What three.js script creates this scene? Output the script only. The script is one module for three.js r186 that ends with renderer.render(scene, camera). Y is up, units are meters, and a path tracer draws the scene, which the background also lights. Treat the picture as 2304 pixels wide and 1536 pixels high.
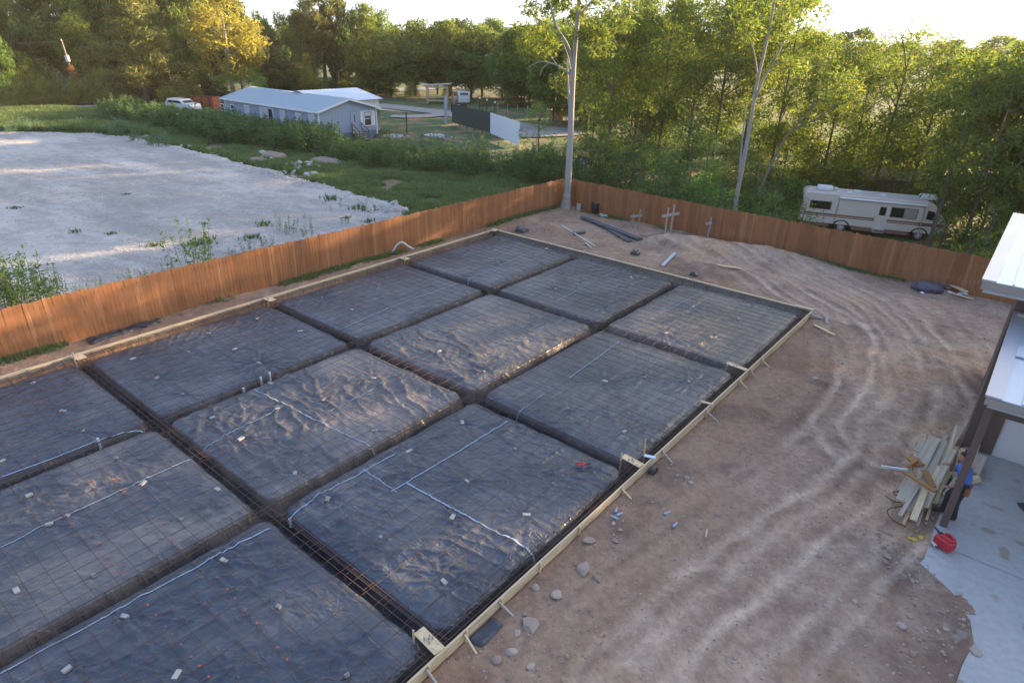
import * as THREE from 'three';
import { mergeGeometries, mergeVertices } from 'three/addons/utils/BufferGeometryUtils.js';
import { MarchingCubes } from 'three/addons/objects/MarchingCubes.js';
import { RoundedBoxGeometry } from 'three/addons/geometries/RoundedBoxGeometry.js';

// ---------------------------------------------------------------- camera, sky, sun, exposure
const D2R = Math.PI / 180, CAMY = 10.25, YAW = 38.967 * D2R, PITCH = 25.5 * D2R, ROLL = 1.497 * D2R, FPX = 1449.6;
const scene = new THREE.Scene();
const lin3 = (r, g, b) => new THREE.Color().setRGB(r, g, b);
const camera = new THREE.PerspectiveCamera(55.83, 1024 / 682, 0.1, 3000);
camera.position.set(0, CAMY, 0);
camera.rotation.order = 'YXZ';
camera.rotation.set(-PITCH, YAW, ROLL);
camera.updateMatrixWorld(true);
const SUN_AZ = 20 * D2R, SUN_EL = 9.5 * D2R;             // to the right of -z, above the horizon
const SUN = new THREE.Vector3(Math.sin(SUN_AZ) * Math.cos(SUN_EL), Math.sin(SUN_EL), -Math.cos(SUN_AZ) * Math.cos(SUN_EL));
const sun = new THREE.DirectionalLight(new THREE.Color(1.0, 0.72, 0.42), 5);
sun.position.copy(SUN).multiplyScalar(300);
sun.castShadow = true;
Object.assign(sun.shadow.camera, { left: -160, right: 160, top: 120, bottom: -120, near: 1, far: 700 });
sun.shadow.mapSize.set(4096, 4096);
scene.add(sun, sun.target);
{ // clear evening sky: deep blue overhead, milky towards the horizon, warm aureole round the low sun
  const W = 1024, H = 512, a = new Float32Array(W * H * 4), d = new THREE.Vector3();
  for (let j = 0; j < H; j++) for (let i = 0; i < W; i++) {
    const th = ((i + 0.5) / W - 0.5) * 2 * Math.PI, el = ((j + 0.5) / H - 0.5) * Math.PI;
    d.set(Math.cos(el) * Math.cos(th), Math.sin(el), Math.cos(el) * Math.sin(th));
    const g = Math.acos(Math.min(1, d.dot(SUN))), s = Math.pow(Math.max(0, d.y), 0.5), k = (j * W + i) * 4;
    const g1 = 2.4 * Math.exp(-g / 0.22), g2 = 0.25 * Math.exp(-g / 0.75);
    const hz = [0.225, 0.25, 0.275], zn = [0.050, 0.107, 0.245], w1 = [1, 0.84, 0.55], w2 = [1, 0.88, 0.66];
    for (let c = 0; c < 3; c++) a[k + c] = d.y < 0 ? [0.2, 0.19, 0.17][c] : hz[c] + (zn[c] - hz[c]) * s + w1[c] * g1 + w2[c] * g2;
    a[k + 3] = 1;
  }
  const t = new THREE.DataTexture(a, W, H, THREE.RGBAFormat, THREE.FloatType);
  t.mapping = THREE.EquirectangularReflectionMapping; t.magFilter = THREE.LinearFilter; t.needsUpdate = true;
  scene.background = t; scene.environment = t;
}
scene.fog = new THREE.FogExp2(lin3(1.0, 0.9, 0.72), 0.0002);
const renderer = new THREE.WebGLRenderer({ antialias: true });
renderer.toneMapping = THREE.LinearToneMapping;
renderer.toneMappingExposure = 5.0;
renderer.shadowMap.enabled = true;

// ---------------------------------------------------------------- helpers
function rng(s) { return () => { s |= 0; s = s + 0x6D2B79F5 | 0; let t = Math.imul(s ^ s >>> 15, 1 | s); t = t + Math.imul(t ^ t >>> 7, 61 | t) ^ t; return ((t ^ t >>> 14) >>> 0) / 4294967296; }; }
const V = (x, y, z) => new THREE.Vector3(x, y, z);
const clamp = (x, a = 0, b = 1) => Math.min(b, Math.max(a, x));
const ss = (a, b, x) => { const t = clamp((x - a) / (b - a)); return t * t * (3 - 2 * t); };
const lerp = (a, b, t) => a + (b - a) * t;
function hash(x, y) { let h = Math.imul(x, 374761393) + Math.imul(y, 668265263) | 0; h = Math.imul(h ^ h >>> 13, 1274126177); return ((h ^ h >>> 16) >>> 0) / 4294967296; }
function vn(x, y) {
  const i = Math.floor(x), j = Math.floor(y); let u = x - i, v = y - j; u = u * u * (3 - 2 * u); v = v * v * (3 - 2 * v);
  const a = hash(i, j), b = hash(i + 1, j), c = hash(i, j + 1), d = hash(i + 1, j + 1);
  return a + (b - a) * u + (c - a) * v + (a - b - c + d) * u * v;
}
function fbm(x, y, o = 4) { let s = 0, a = 0.5, n = 0; for (let k = 0; k < o; k++) { s += a * vn(x, y); n += a; x = x * 2.03 + 17.1; y = y * 2.03 - 9.7; a *= 0.5; } return s / n; }
const DX = V(1, 0, 0).transformDirection(camera.matrixWorld), DY = V(0, 1, 0).transformDirection(camera.matrixWorld), DZ = V(0, 0, -1).transformDirection(camera.matrixWorld);
function P(px, py, h = 0) { // where the ray through a pixel of the photograph meets the level y = h
  const d = DZ.clone().addScaledVector(DX, (px - 1152) / FPX).addScaledVector(DY, -(py - 768) / FPX);
  return d.multiplyScalar((h - CAMY) / d.y).add(camera.position);
}
function heightAt(p, py) { // height above p whose image lies at row py
  for (let y = p.y; y < p.y + 45; y += 0.05) { const d = V(p.x, y - CAMY, p.z), z = d.dot(DZ); if (768 - FPX * d.dot(DY) / z <= py) return y - p.y; }
  return 45;
}
const depth = (p) => V(p.x, p.y - CAMY, p.z).dot(DZ);
const lin = (r, g, b) => new THREE.Color().setRGB(r, g, b);
function mat(c, rough = 0.8, o = {}) { return new THREE.MeshStandardMaterial({ color: Array.isArray(c) ? lin(...c) : c, roughness: rough, ...o }); }
const s8 = (x) => { x = clamp(x); return Math.round(255 * (x <= 0.0031308 ? 12.92 * x : 1.055 * Math.pow(x, 1 / 2.4) - 0.055)); };
function colorTex(w, h, fn, rx = 1, ry = 1) {
  const a = new Uint8Array(w * h * 4); let k = 0;
  for (let j = 0; j < h; j++) for (let i = 0; i < w; i++) { const c = fn(i / w, j / h); a[k++] = s8(c[0]); a[k++] = s8(c[1]); a[k++] = s8(c[2]); a[k++] = 255; }
  const t = new THREE.DataTexture(a, w, h); t.colorSpace = THREE.SRGBColorSpace; t.magFilter = THREE.LinearFilter; t.wrapS = t.wrapT = THREE.RepeatWrapping; t.repeat.set(rx, ry); t.needsUpdate = true; return t;
}
function greyTex(w, h, fn, rx = 1, ry = 1) {
  const a = new Uint8Array(w * h * 4); let k = 0;
  for (let j = 0; j < h; j++) for (let i = 0; i < w; i++) { const c = Math.round(255 * clamp(fn(i / w, j / h))); a[k++] = c; a[k++] = c; a[k++] = c; a[k++] = 255; }
  const t = new THREE.DataTexture(a, w, h); t.magFilter = THREE.LinearFilter; t.wrapS = t.wrapT = THREE.RepeatWrapping; t.repeat.set(rx, ry); t.needsUpdate = true; return t;
}
// noise that repeats with period n cells
function tn(u, v, n, s = 0) {
  const x = u * n, y = v * n, i = Math.floor(x), j = Math.floor(y); let a = x - i, b = y - j; a = a * a * (3 - 2 * a); b = b * b * (3 - 2 * b);
  const H = (p, q) => hash(((p % n) + n) % n + s * 131, ((q % n) + n) % n + s * 57);
  return lerp(lerp(H(i, j), H(i + 1, j), a), lerp(H(i, j + 1), H(i + 1, j + 1), a), b);
}
function tfbm(u, v, n, o, s) { let r = 0, a = 0.5, t = 0; for (let k = 0; k < o; k++) { r += a * tn(u, v, n, s + k); t += a; a *= 0.55; n *= 2; } return r / t; }
const taken = new Map();
function numbered(n) { const k = taken.get(n) || 0; taken.set(n, k + 1); return k ? `${n}_${String(k).padStart(3, '0')}` : n; }
function tag(o, label, category, group) { o.userData = { label, category }; if (group) o.userData.group = group; return o; }
function sh(o) { o.traverse((m) => { if (m.isMesh) { m.castShadow = true; m.receiveShadow = true; } }); return o; }
function thing(name, label, category, pos = [0, 0, 0], turn = 0, group) {
  const o = new THREE.Group(); o.name = numbered(name); scene.add(o);
  if (pos.isVector3) o.position.copy(pos); else o.position.set(...pos);
  o.rotation.y = turn; return tag(o, label, category, group);
}
function part(parent, name, geo, m, pos, rot) {
  const o = new THREE.Mesh(geo, m); o.name = name; o.castShadow = o.receiveShadow = true;
  if (pos) o.position.set(...pos); if (rot) o.rotation.set(...rot); parent.add(o); return o;
}
function solo(name, geo, m, label, category, group) { const o = new THREE.Mesh(geo, m); o.name = numbered(name); o.castShadow = o.receiveShadow = true; scene.add(o); return tag(o, label, category, group); }
function struct(name, geo, m) { const o = new THREE.Mesh(geo, m); o.name = numbered(name); o.castShadow = o.receiveShadow = true; o.userData = { kind: 'structure', label: name.replace(/_/g, ' ') }; scene.add(o); return o; }
function copyOf(o, label) { const c = o.clone(); c.name = numbered(o.name.replace(/_\d{3}$/, '')); c.userData = { ...o.userData }; if (label) c.userData.label = label; scene.add(c); return c; }
const bx = (w, h, d, x = 0, y = 0, z = 0) => new THREE.BoxGeometry(w, h, d).translate(x, y, z);
// box-shaped bar between two points; uv stay those of a box
function bar(a, b, w, t, up = V(0, 1, 0)) {
  const d = b.clone().sub(a), L = d.length(); d.normalize(); let s = V(0, 0, 0).crossVectors(up, d); if (s.lengthSq() < 1e-6) s.set(1, 0, 0); s.normalize(); const u = V(0, 0, 0).crossVectors(d, s);
  const g = new THREE.BoxGeometry(w, t, L); g.applyMatrix4(new THREE.Matrix4().makeBasis(s, u, d)); const c = a.clone().add(b).multiplyScalar(0.5); return g.translate(c.x, c.y, c.z);
}
function rod(a, b, r0, r1 = r0, n = 6) { // round bar between two points
  const d = b.clone().sub(a), L = d.length(), g = new THREE.CylinderGeometry(r1, r0, L, n, 1); g.translate(0, L / 2, 0);
  g.applyQuaternion(new THREE.Quaternion().setFromUnitVectors(V(0, 1, 0), d.normalize())); return g.translate(a.x, a.y, a.z);
}
function limb(pts, r0, r1, n = 7) { // tapered tube along points
  const c = new THREE.CatmullRomCurve3(pts), S = Math.max(3, pts.length * 3), g = new THREE.TubeGeometry(c, S, 1, n, false), p = g.attributes.position, q = V(0, 0, 0);
  for (let i = 0; i <= S; i++) { c.getPointAt(i / S, q); const r = lerp(r0, r1, i / S); for (let j = 0; j <= n; j++) { const k = i * (n + 1) + j; p.setXYZ(k, q.x + (p.getX(k) - q.x) * r, q.y + (p.getY(k) - q.y) * r, q.z + (p.getZ(k) - q.z) * r); } }
  return g;
}
// height-field sheet on a regular grid; f(x, z) gives y, map spans uvBox
function sheet(x0, x1, z0, z1, step, f, uvScale = 0) {
  const nx = Math.round((x1 - x0) / step), nz = Math.round((z1 - z0) / step), pos = new Float32Array((nx + 1) * (nz + 1) * 3), uv = new Float32Array((nx + 1) * (nz + 1) * 2), idx = [];
  let k = 0, q = 0;
  for (let j = 0; j <= nz; j++) for (let i = 0; i <= nx; i++) {
    const x = lerp(x0, x1, i / nx), z = lerp(z0, z1, j / nz); pos[k++] = x; pos[k++] = f(x, z); pos[k++] = z;
    uv[q++] = uvScale ? x / uvScale : i / nx; uv[q++] = uvScale ? -z / uvScale : j / nz;
    if (i < nx && j < nz) { const a = j * (nx + 1) + i, b = a + nx + 1; idx.push(a, b, a + 1, b, b + 1, a + 1); }
  }
  const g = new THREE.BufferGeometry(); g.setAttribute('position', new THREE.BufferAttribute(pos, 3)); g.setAttribute('uv', new THREE.BufferAttribute(uv, 2)); g.setIndex(idx); g.computeVertexNormals(); return g;
}
function polyDist(pts, x, z, closed = true) { // signed distance: negative inside
  let d = 1e9, ins = false; const n = pts.length;
  for (let i = 0, j = n - 1; i < n; j = i++) {
    if (!closed && i === 0) continue;
    const [ax, az] = pts[j], [bx2, bz] = pts[i], ex = bx2 - ax, ez = bz - az, t = clamp(((x - ax) * ex + (z - az) * ez) / (ex * ex + ez * ez));
    d = Math.min(d, Math.hypot(x - ax - ex * t, z - az - ez * t));
    if (closed && (az > z) !== (bz > z) && x < (bx2 - ax) * (z - az) / (bz - az) + ax) ins = !ins;
  }
  return ins ? -d : d;
}
// ---------------------------------------------------------------- the ground
const FX0 = -23.3, FX1 = -5.92, FZ0 = -27.0, FZ1 = 2.0;      // formwork rectangle (outer faces are just outside)
const TX = [-17.35, -11.74], TZ = [-19.85, -12.65, -5.65];   // grade beam trenches
const w2 = (px, py, h = 0) => { const p = P(px, py, h); return [p.x, p.z]; };
const fenceX = (z) => -24.95 - 0.0236 * (z + 3), fenceZ = (x) => -35.1 + 0.031 * (x + 23.9);
const LOT = [[-120, -12], w2(0, 296), w2(120, 300), w2(230, 303), w2(300, 310), w2(400, 330), w2(470, 346), w2(560, 372), w2(650, 392), w2(700, 404), w2(760, 424), w2(850, 448), w2(925, 470), w2(905, 492), [-25.9, -25], [-26.3, 12], [-120, 12]];
const YARD = [[-24.8, 6], [-24.1, -35], [14, -34], [14, 6]];
function G(x, z) {
  let y = 0.12 * (fbm(x * 0.15, z * 0.15, 3) - 0.5) - 2.0 * ss(37, 46, -z) * ss(-24, -15, x);
  if (x > -26 && x < 16 && z > -36 && z < 8) y -= 0.9 * ss(0.0, -0.7, polyDist(YARD, x, z));
  if (x < -24 && z > -60 && x > -125) y -= 0.35 * ss(0.6, -1.2, polyDist(LOT, x, z));
  return y;
}
function spaced(a, b, list) { const r = []; let x = a; while (x < b) { r.push(x); let s = 20; for (const [lo, hi, st] of list) if (x >= lo && x < hi) s = st; x += s; } r.push(b); return r; }
{
  const xs = spaced(-460, 360, [[-130, 30, 1], [-24.9, -23.9, 0.25], [30, 60, 5]]), zs = spaced(-520, 140, [[-120, -36, 1.2], [-36, 8, 0.7]]);
  const pos = [], uv = [], idx = [];
  zs.forEach((z, j) => xs.forEach((x, i) => { pos.push(x, G(x, z), z); uv.push(x / 9, -z / 9); if (i < xs.length - 1 && j < zs.length - 1) { const a = j * xs.length + i, b = a + xs.length; idx.push(a, b, a + 1, b, b + 1, a + 1); } }));
  const g = new THREE.BufferGeometry(); g.setAttribute('position', new THREE.Float32BufferAttribute(pos, 3)); g.setAttribute('uv', new THREE.Float32BufferAttribute(uv, 2)); g.setIndex(idx); g.computeVertexNormals();
  const m = mat([1, 1, 1], 1, {
    map: colorTex(1024, 1024, (u, v) => {
      const a = tfbm(u, v, 4, 5, 1), b = tfbm(u, v, 64, 3, 9), d = ss(0.46, 0.62, tfbm(u, v, 5, 4, 21)), k = 0.55 + 0.9 * b;
      return [lerp(0.055, 0.17, d) * k * (0.7 + 0.6 * a), lerp(0.095, 0.125, d) * k * (0.7 + 0.6 * a), lerp(0.026, 0.06, d) * k];
    }),
    bumpMap: greyTex(512, 512, (u, v) => tfbm(u, v, 32, 4, 4)), bumpScale: 0.06,
  });
  struct('ground', g, m);
}
// limestone base lot beyond the left fence
const lotEdge = (x, z) => polyDist(LOT, x, z) + 1.3 * (fbm(x * 0.55, z * 0.55, 4) - 0.5) + 0.35 * (vn(x * 2.7, z * 2.7) - 0.5);
const lotRut = (x, z) => { const q = z * 0.985 + x * 0.17 + 2.2 * (fbm(x * 0.045, z * 0.06, 2) - 0.5); return [q, 0.5 + 0.5 * Math.sin(q * 2.1 + 5 * vn(x * 0.06, q * 0.3))]; };
function lotY(x, z) {
  const e = lotEdge(x, z), r = lotRut(x, z);
  let y = 0.06 + 0.10 * (fbm(x * 0.22, z * 0.5, 3) - 0.5) + 0.035 * (fbm(x * 1.3 + 7, r[0] * 3.3, 3) - 0.5) * 1.6 + 0.03 * r[1];
  y += 0.14 * ss(-2.0, -0.6, e) * fbm(x * 1.1, z * 1.1, 3);
  return y - 0.75 * ss(-0.5, 0.5, e);
}
{
  const X0 = -112, X1 = -25.2, Z0 = -38, Z1 = 10;
  const m = mat([1, 1, 1], 0.95, {
    map: colorTex(2048, 1024, (u, v) => {
      const x = lerp(X0, X1, u), z = lerp(Z0, Z1, v), r = lotRut(x, z), a = fbm(x * 0.16, z * 0.42, 5), b = fbm(x * 2.6, z * 2.6, 3), c = fbm(x * 0.5 + 31, r[0] * 1.7, 4), s = fbm(x * 6.1, z * 6.1, 2);
      const t = ss(0.34, 0.7, 0.5 * a + 0.3 * c + 0.2 * b), d = ss(0.6, 0.72, c) * 0.25, k = 0.88 + 0.24 * (s - 0.2);
      return [(lerp(0.29, 0.47, t) - d * 0.12) * k, (lerp(0.27, 0.435, t) - d * 0.13) * k, (lerp(0.245, 0.385, t) - d * 0.14) * k];
    }), bumpMap: greyTex(512, 512, (u, v) => 0.5 * tfbm(u, v, 40, 3, 14) + 0.5 * tfbm(u, v, 8, 3, 2), 14, 8), bumpScale: 0.05,
  });
  struct('gravel_lot', sheet(X0, X1, Z0, Z1, 0.22, lotY), m);
}
// churned clay of the building site
const RUT = [[1560, 545], [1680, 585], [1800, 640], [1930, 710], [2020, 800], [2040, 900], [1960, 1030], [1840, 1130], [1680, 1250], [1500, 1400], [1380, 1536]].map((q) => w2(...q));
const RUT2 = [[1700, 560], [1860, 615], [2010, 690], [2100, 800], [2110, 900], [2060, 1000]].map((q) => w2(...q));
function track(T, x, z) {
  let best = 1e9, s = 0, t = 0, acc = 0;
  for (let i = 1; i < T.length; i++) {
    const [ax, az] = T[i - 1], ex = T[i][0] - ax, ez = T[i][1] - az, L = Math.hypot(ex, ez), u = clamp(((x - ax) * ex + (z - az) * ez) / (L * L)), d = Math.hypot(x - ax - ex * u, z - az - ez * u);
    if (d < best) { best = d; s = Math.sign((x - ax) * ez - (z - az) * ex) * d; t = acc + u * L; }
    acc += L;
  }
  return [s, t];
}
const OFFS = [[-2.7, 0.7], [-1.9, 1], [-1.45, 0.5], [-0.5, 0.9], [0.05, 0.5], [0.8, 1], [1.75, 0.6], [2.35, 0.9]];
function rutProfile(x, z) { // depth below, heap beside
  const wob = 0.75 * (fbm(x * 0.3, z * 0.3, 3) - 0.5);
  let v = 0;
  for (const T of [RUT, RUT2]) {
    const [s, t] = track(T, x, z); if (Math.abs(s) > 4) continue;
    const w = ss(3.9, 2.0, Math.abs(s)) * (0.45 + 0.55 * ss(0.4, 0.66, vn(t * 0.2, s * 0.8 + 3)));
    for (const [o, k] of OFFS) { const d = (s + wob + 0.16 * (vn(x * 1.7, z * 1.7) - 0.5) - o) / 0.15; if (Math.abs(d) < 4) v += w * k * (-Math.exp(-d * d) + 0.55 * Math.exp(-1.5 * (Math.abs(d) - 1.9) ** 2)); }
  }
  return v;
}
const MOUNDS = [[...w2(1540, 566), 1.8, 1.3, 0.55], [...w2(1475, 545), 1.2, 1.0, 0.25], [...w2(1625, 575), 2.2, 1.3, 0.45], [...w2(1760, 588), 2.6, 1.0, 0.45], [...w2(1225, 520), 1.6, 0.8, 0.35], [...w2(1700, 630), 2.4, 1.0, 0.22], [...w2(1600, 615), 2.0, 0.9, 0.2], [...w2(1330, 572), 3.2, 0.7, 0.16]];
const SLAB = [[0.32, -14.35], [0.36, -19.95], [12, -19.95], [12, -6], w2(2120, 1600), w2(2150, 1536), w2(2168, 1500), w2(2192, 1452), w2(2184, 1400), w2(2142, 1335)];
function dirtY(x, z) {
  let y = 0.14 * (fbm(x * 0.33, z * 0.33, 3) - 0.5) + 0.06 * (fbm(x * 1.7, z * 1.7, 3) - 0.5);
  const cl = ss(0.45, 0.75, fbm(x * 0.8 + 9, z * 0.8, 2)); y += 0.035 * cl * (fbm(x * 5, z * 5, 2) - 0.4);
  for (const [mx, mz, rx, rz, h] of MOUNDS) { const q = ((x - mx) / rx) ** 2 + ((z - mz) / rz) ** 2; if (q < 6) y += h * Math.exp(-q) * (0.75 + 0.5 * fbm(x * 1.4, z * 1.4, 3)); }
  y += 0.055 * rutProfile(x, z);
  const hole = Math.hypot((x + 16.4) / 0.55, (z + 32.1) / 0.5); y -= 0.45 * ss(1.25, 0.6, hole);
  // spoil beside the right-hand form, soil banked by the left fence
  const sx = x - FX1; if (sx > 0 && sx < 3 && z > FZ0) y += 0.10 * ss(0, 0.5, sx) * ss(2.6, 1.0, sx) * fbm(x * 1.2 + 4, z * 1.2, 3);
  if (x < FX0 + 0.1) y += 0.10;
  if (z < FZ0) y += 0.06;
  const ds = polyDist(SLAB, x, z); y = lerp(y, 0.07 + 0.07 * fbm(x * 1.5, z * 1.5, 2), ss(0.9, 0.05, ds)); y = lerp(y, -0.2, ss(-0.02, -0.6, ds + 0.35 * (fbm(x * 1.1, z * 1.1, 2) - 0.5)));
  if (x > FX0 && x < FX1 && z > FZ0) y = -0.85;
  return y;
}
{
  const X0 = -24.95, X1 = 13, Z0 = -35.2, Z1 = 5;
  const m = mat([1, 1, 1], 0.97, {
    map: colorTex(1600, 1600, (u, v) => {
      const x = lerp(X0, X1, u), z = lerp(Z0, Z1, v), a = fbm(x * 0.28, z * 0.28, 4), b = fbm(x * 1.9 + 3, z * 1.9, 4), c = fbm(x * 9, z * 9, 2), e = fbm(x * 0.75 + 40, z * 0.75 - 12, 4);
      const r = rutProfile(x, z), tr = Math.min(Math.abs(track(RUT, x, z)[0]), Math.abs(track(RUT2, x, z)[0]) + 0.8);
      let pale = ss(0.4, 0.72, 0.45 * a + 0.35 * b + 0.2 * e) * 0.6 + 0.6 * clamp(-r) + 0.30 * ss(2.8, 1.2, tr + 1.6 * (e - 0.5));
      const sx = x - FX1; if (sx > 0 && z > FZ0) pale *= 0.3 + 0.7 * ss(1.6, 3.0, sx + 1.5 * (e - 0.5));
      if (z < -29.5) pale = lerp(pale, 0.55 * b + 0.25 * a + 0.1, 0.6);
      const dark = ss(0.5, 0.72, e) * 0.6 + 0.7 * clamp(r), warm = ss(0.45, 0.7, fbm(x * 0.4 - 20, z * 0.4 + 8, 3));
      const k = (0.78 + 0.44 * c) * (0.84 + 0.32 * vn(x * 38, z * 38)), mix = (i) => lerp(lerp([0.24, 0.15, 0.096][i], [0.42, 0.312, 0.222][i], pale), [0.118, 0.074, 0.053][i], dark * (1 - pale)) * (1 + [0.10, 0.0, -0.10][i] * warm) * k;
      return [mix(0), mix(1), mix(2)];
    }), bumpMap: greyTex(1024, 1024, (u, v) => tfbm(u, v, 20, 5, 3), 6, 6), bumpScale: 0.05,
  });
  struct('dirt_yard', sheet(X0, X1, Z0, Z1, 0.11, dirtY), m);
}
// road and lane as thin ribbons over the grass
function ribbon(pts, w, y, uvS = 4) {
  const c = new THREE.CatmullRomCurve3(pts.map(([x, z]) => V(x, 0, z))), S = 60, pos = [], uv = [], idx = [], N = 4; let L = 0, last = null;
  for (let i = 0; i <= S; i++) {
    const p = c.getPointAt(i / S), t = c.getTangentAt(i / S); if (last) L += p.distanceTo(last); last = p.clone();
    for (let j = 0; j <= N; j++) { const s = (j / N - 0.5) * (w + 0.8 * (vn(L * 0.3, j > 2 ? 5 : 9) - 0.5)); const x = p.x - t.z * s, z = p.z + t.x * s; pos.push(x, G(x, z) + y, z); uv.push(s / uvS, L / uvS); if (i < S && j < N) { const a = i * (N + 1) + j, b = a + N + 1; idx.push(a, a + 1, b, b, a + 1, b + 1); } }
  }
  const g = new THREE.BufferGeometry(); g.setAttribute('position', new THREE.Float32BufferAttribute(pos, 3)); g.setAttribute('uv', new THREE.Float32BufferAttribute(uv, 2)); g.setIndex(idx); g.computeVertexNormals(); return g;
}
const gravelTex = colorTex(512, 512, (u, v) => { const a = tfbm(u, v, 3, 5, 5), b = tfbm(u, v, 60, 2, 6), k = 0.75 + 0.5 * b; return [lerp(0.24, 0.42, a) * k, lerp(0.22, 0.40, a) * k, lerp(0.19, 0.36, a) * k]; });
const gravel = mat([0.8, 0.8, 0.8], 0.95, { map: gravelTex });
struct('road', ribbon([w2(-200, 256), w2(0, 248), w2(120, 244), w2(240, 240), w2(340, 236), w2(440, 231), w2(540, 226), w2(640, 222)], 4.6, 0.09), mat([0.8, 0.8, 0.82], 0.9, { map: gravelTex }));
struct('road', ribbon([w2(840, 206), w2(940, 200), w2(1060, 198), w2(1200, 196)], 6, 0.09), mat([0.7, 0.72, 0.76], 0.9, { map: gravelTex }));
struct('lane', ribbon([w2(840, 237), w2(920, 245), w2(1000, 254), w2(1080, 268), w2(1170, 284), w2(1300, 300)], 5.0, 0.1), gravel);
struct('gravel_patch', ribbon([w2(880, 263), w2(930, 264), w2(1000, 259)], 3.2, 0.13), gravel);
struct('gravel_patch', ribbon([w2(1120, 300), w2(1180, 302), w2(1240, 300), w2(1300, 296)], 6, 0.13), mat([0.9, 0.9, 0.9], 0.95, { map: gravelTex }));
// ---------------------------------------------------------------- foundation: plastic covered pads, trenches, forms, steel
const R1 = rng(11);
const px2 = (s, ox, oy, list) => list.map(([x, y]) => [ox + x * s, oy + y * s]);
const BLOCKPX = [
  ...px2(0.479, 0, 800, [[155, 132], [295, 262], [390, 357], [735, 105], [1215, 40], [858, 183], [998, 295], [1130, 395], [547, 485], [135, 658], [670, 600], [850, 770], [1385, 555], [1270, 130], [1515, 215], [1540, 680], [1020, 628], [315, 755], [230, 797], [75, 1105], [440, 1035], [585, 1228], [1050, 965], [1308, 1185], [313, 1478], [830, 1505], [1630, 1505], [10, 497]]),
  ...px2(1 / 2.88, 0, 400, [[860, 1175], [1218, 1130], [1348, 1010], [1520, 1115], [1683, 1210], [1665, 912], [1945, 993], [2083, 778], [2280, 855]]),
  ...px2(1 / 2.88, 700, 700, [[830, 265], [1120, 395], [410, 775], [635, 910], [1320, 895], [1010, 1105], [1395, 1320], [105, 1220], [405, 440], [980, 720], [1665, 635], [2030, 785], [1905, 455]]),
  ...px2(1 / 2.88, 700, 1100, [[450, 320], [860, 605], [915, 185]]),
  [1010, 560], [1120, 590], [1230, 560], [1060, 620], [1300, 640], [1420, 625], [1360, 690], [1250, 650], [1560, 690], [1660, 720], [1600, 760], [1500, 750], [1450, 850], [1550, 860],
];
const PADY = 0.135;
const blocks = BLOCKPX.map(([x, y]) => { const p = P(x, y, PADY + 0.03); return [p.x, p.z, R1() * 6.28, 5 + Math.floor(R1() * 6), 0.5 + 0.9 * R1()]; });
const cols = [[FX0 + 0.45, TX[0] - 0.19], [TX[0] + 0.19, TX[1] - 0.19], [TX[1] + 0.19, FX1 - 0.30]], rows = [[FZ0 + 0.5, TZ[0] - 0.19], [TZ[0] + 0.19, TZ[1] - 0.19], [TZ[1] + 0.19, TZ[2] - 0.19], [TZ[2] + 0.19, FZ1 - 0.4]];
const ridge = (t) => { const a = 1 - Math.abs(2 * t - 1); return a * a; };
const crease = (t, w) => { const d = (t - 0.5) / w; return Math.exp(-d * d); };
function wrinkle(x, z, seed, ang, str) {
  const ca = Math.cos(ang), sa = Math.sin(ang), q1 = fbm(x * 0.8 + seed, z * 0.8, 2) - 0.5, q2 = fbm(x * 0.8, z * 0.8 + seed, 2) - 0.5, wx = x + 0.7 * q1, wz = z + 0.7 * q2, u = wx * ca + wz * sa, v = -wx * sa + wz * ca, u2 = u * 0.6 + v * 0.8, v2 = -u * 0.8 + v * 0.6;
  const zone = ss(0.36, 0.64, fbm(x * 0.42 + seed * 3, z * 0.42, 2));
  let h = 0.02 * (fbm(x * 0.7, z * 0.7, 2) - 0.5);
  h += str * (0.009 + 0.034 * zone) * crease(vn(u * 0.55 + seed, v * 2.4), 0.085) + str * (0.005 + 0.022 * zone) * crease(vn(u2 * 1.3 + 9, v2 * 4.6 + seed), 0.11) + str * (0.004 + 0.014 * zone) * crease(vn(u * 2.4 + 31, v * 7.0 - seed), 0.2) + str * (0.005 + 0.010 * zone) * ridge(vn(u * 0.9 + seed * 2, v * 2.9 + 5)) + 0.004 * (fbm(x * 6, z * 6, 2) - 0.5);
  for (const [bx1, bz, ph, n, reach] of blocks) {
    const dx = x - bx1, dz = z - bz, r2 = dx * dx + dz * dz; if (r2 > 6) continue;
    const r = Math.sqrt(r2), th = Math.atan2(dz, dx) + 3.1416, f = Math.exp(-r / (0.6 * reach)) * ss(0, 0.12, r);
    h += 0.06 * f * crease(vn(th * n * 0.7 + ph * 7, r * 0.5 + ph), 0.14 + 0.05 / (r + 0.2)) - 0.012 * Math.exp(-r2 / 0.02);
  }
  return h;
}
const padInfo = [];
rows.forEach(([z0, z1], j) => cols.forEach(([x0, x1], i) => padInfo.push({ x0, x1, z0, z1, i, j, seed: 3.7 * (j * 3 + i) + 1, ang: [0.5, 1.2, 0.2, 0.9, 0.3, 1.4, 0.7, 0.25, 1.9, 1.3, 2.2, 2.0][j * 3 + i], str: [0.8, 0.55, 0.55, 0.7, 1.1, 0.6, 0.55, 1.25, 1.0, 0.6, 1.2, 1.15][j * 3 + i] })));
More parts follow.
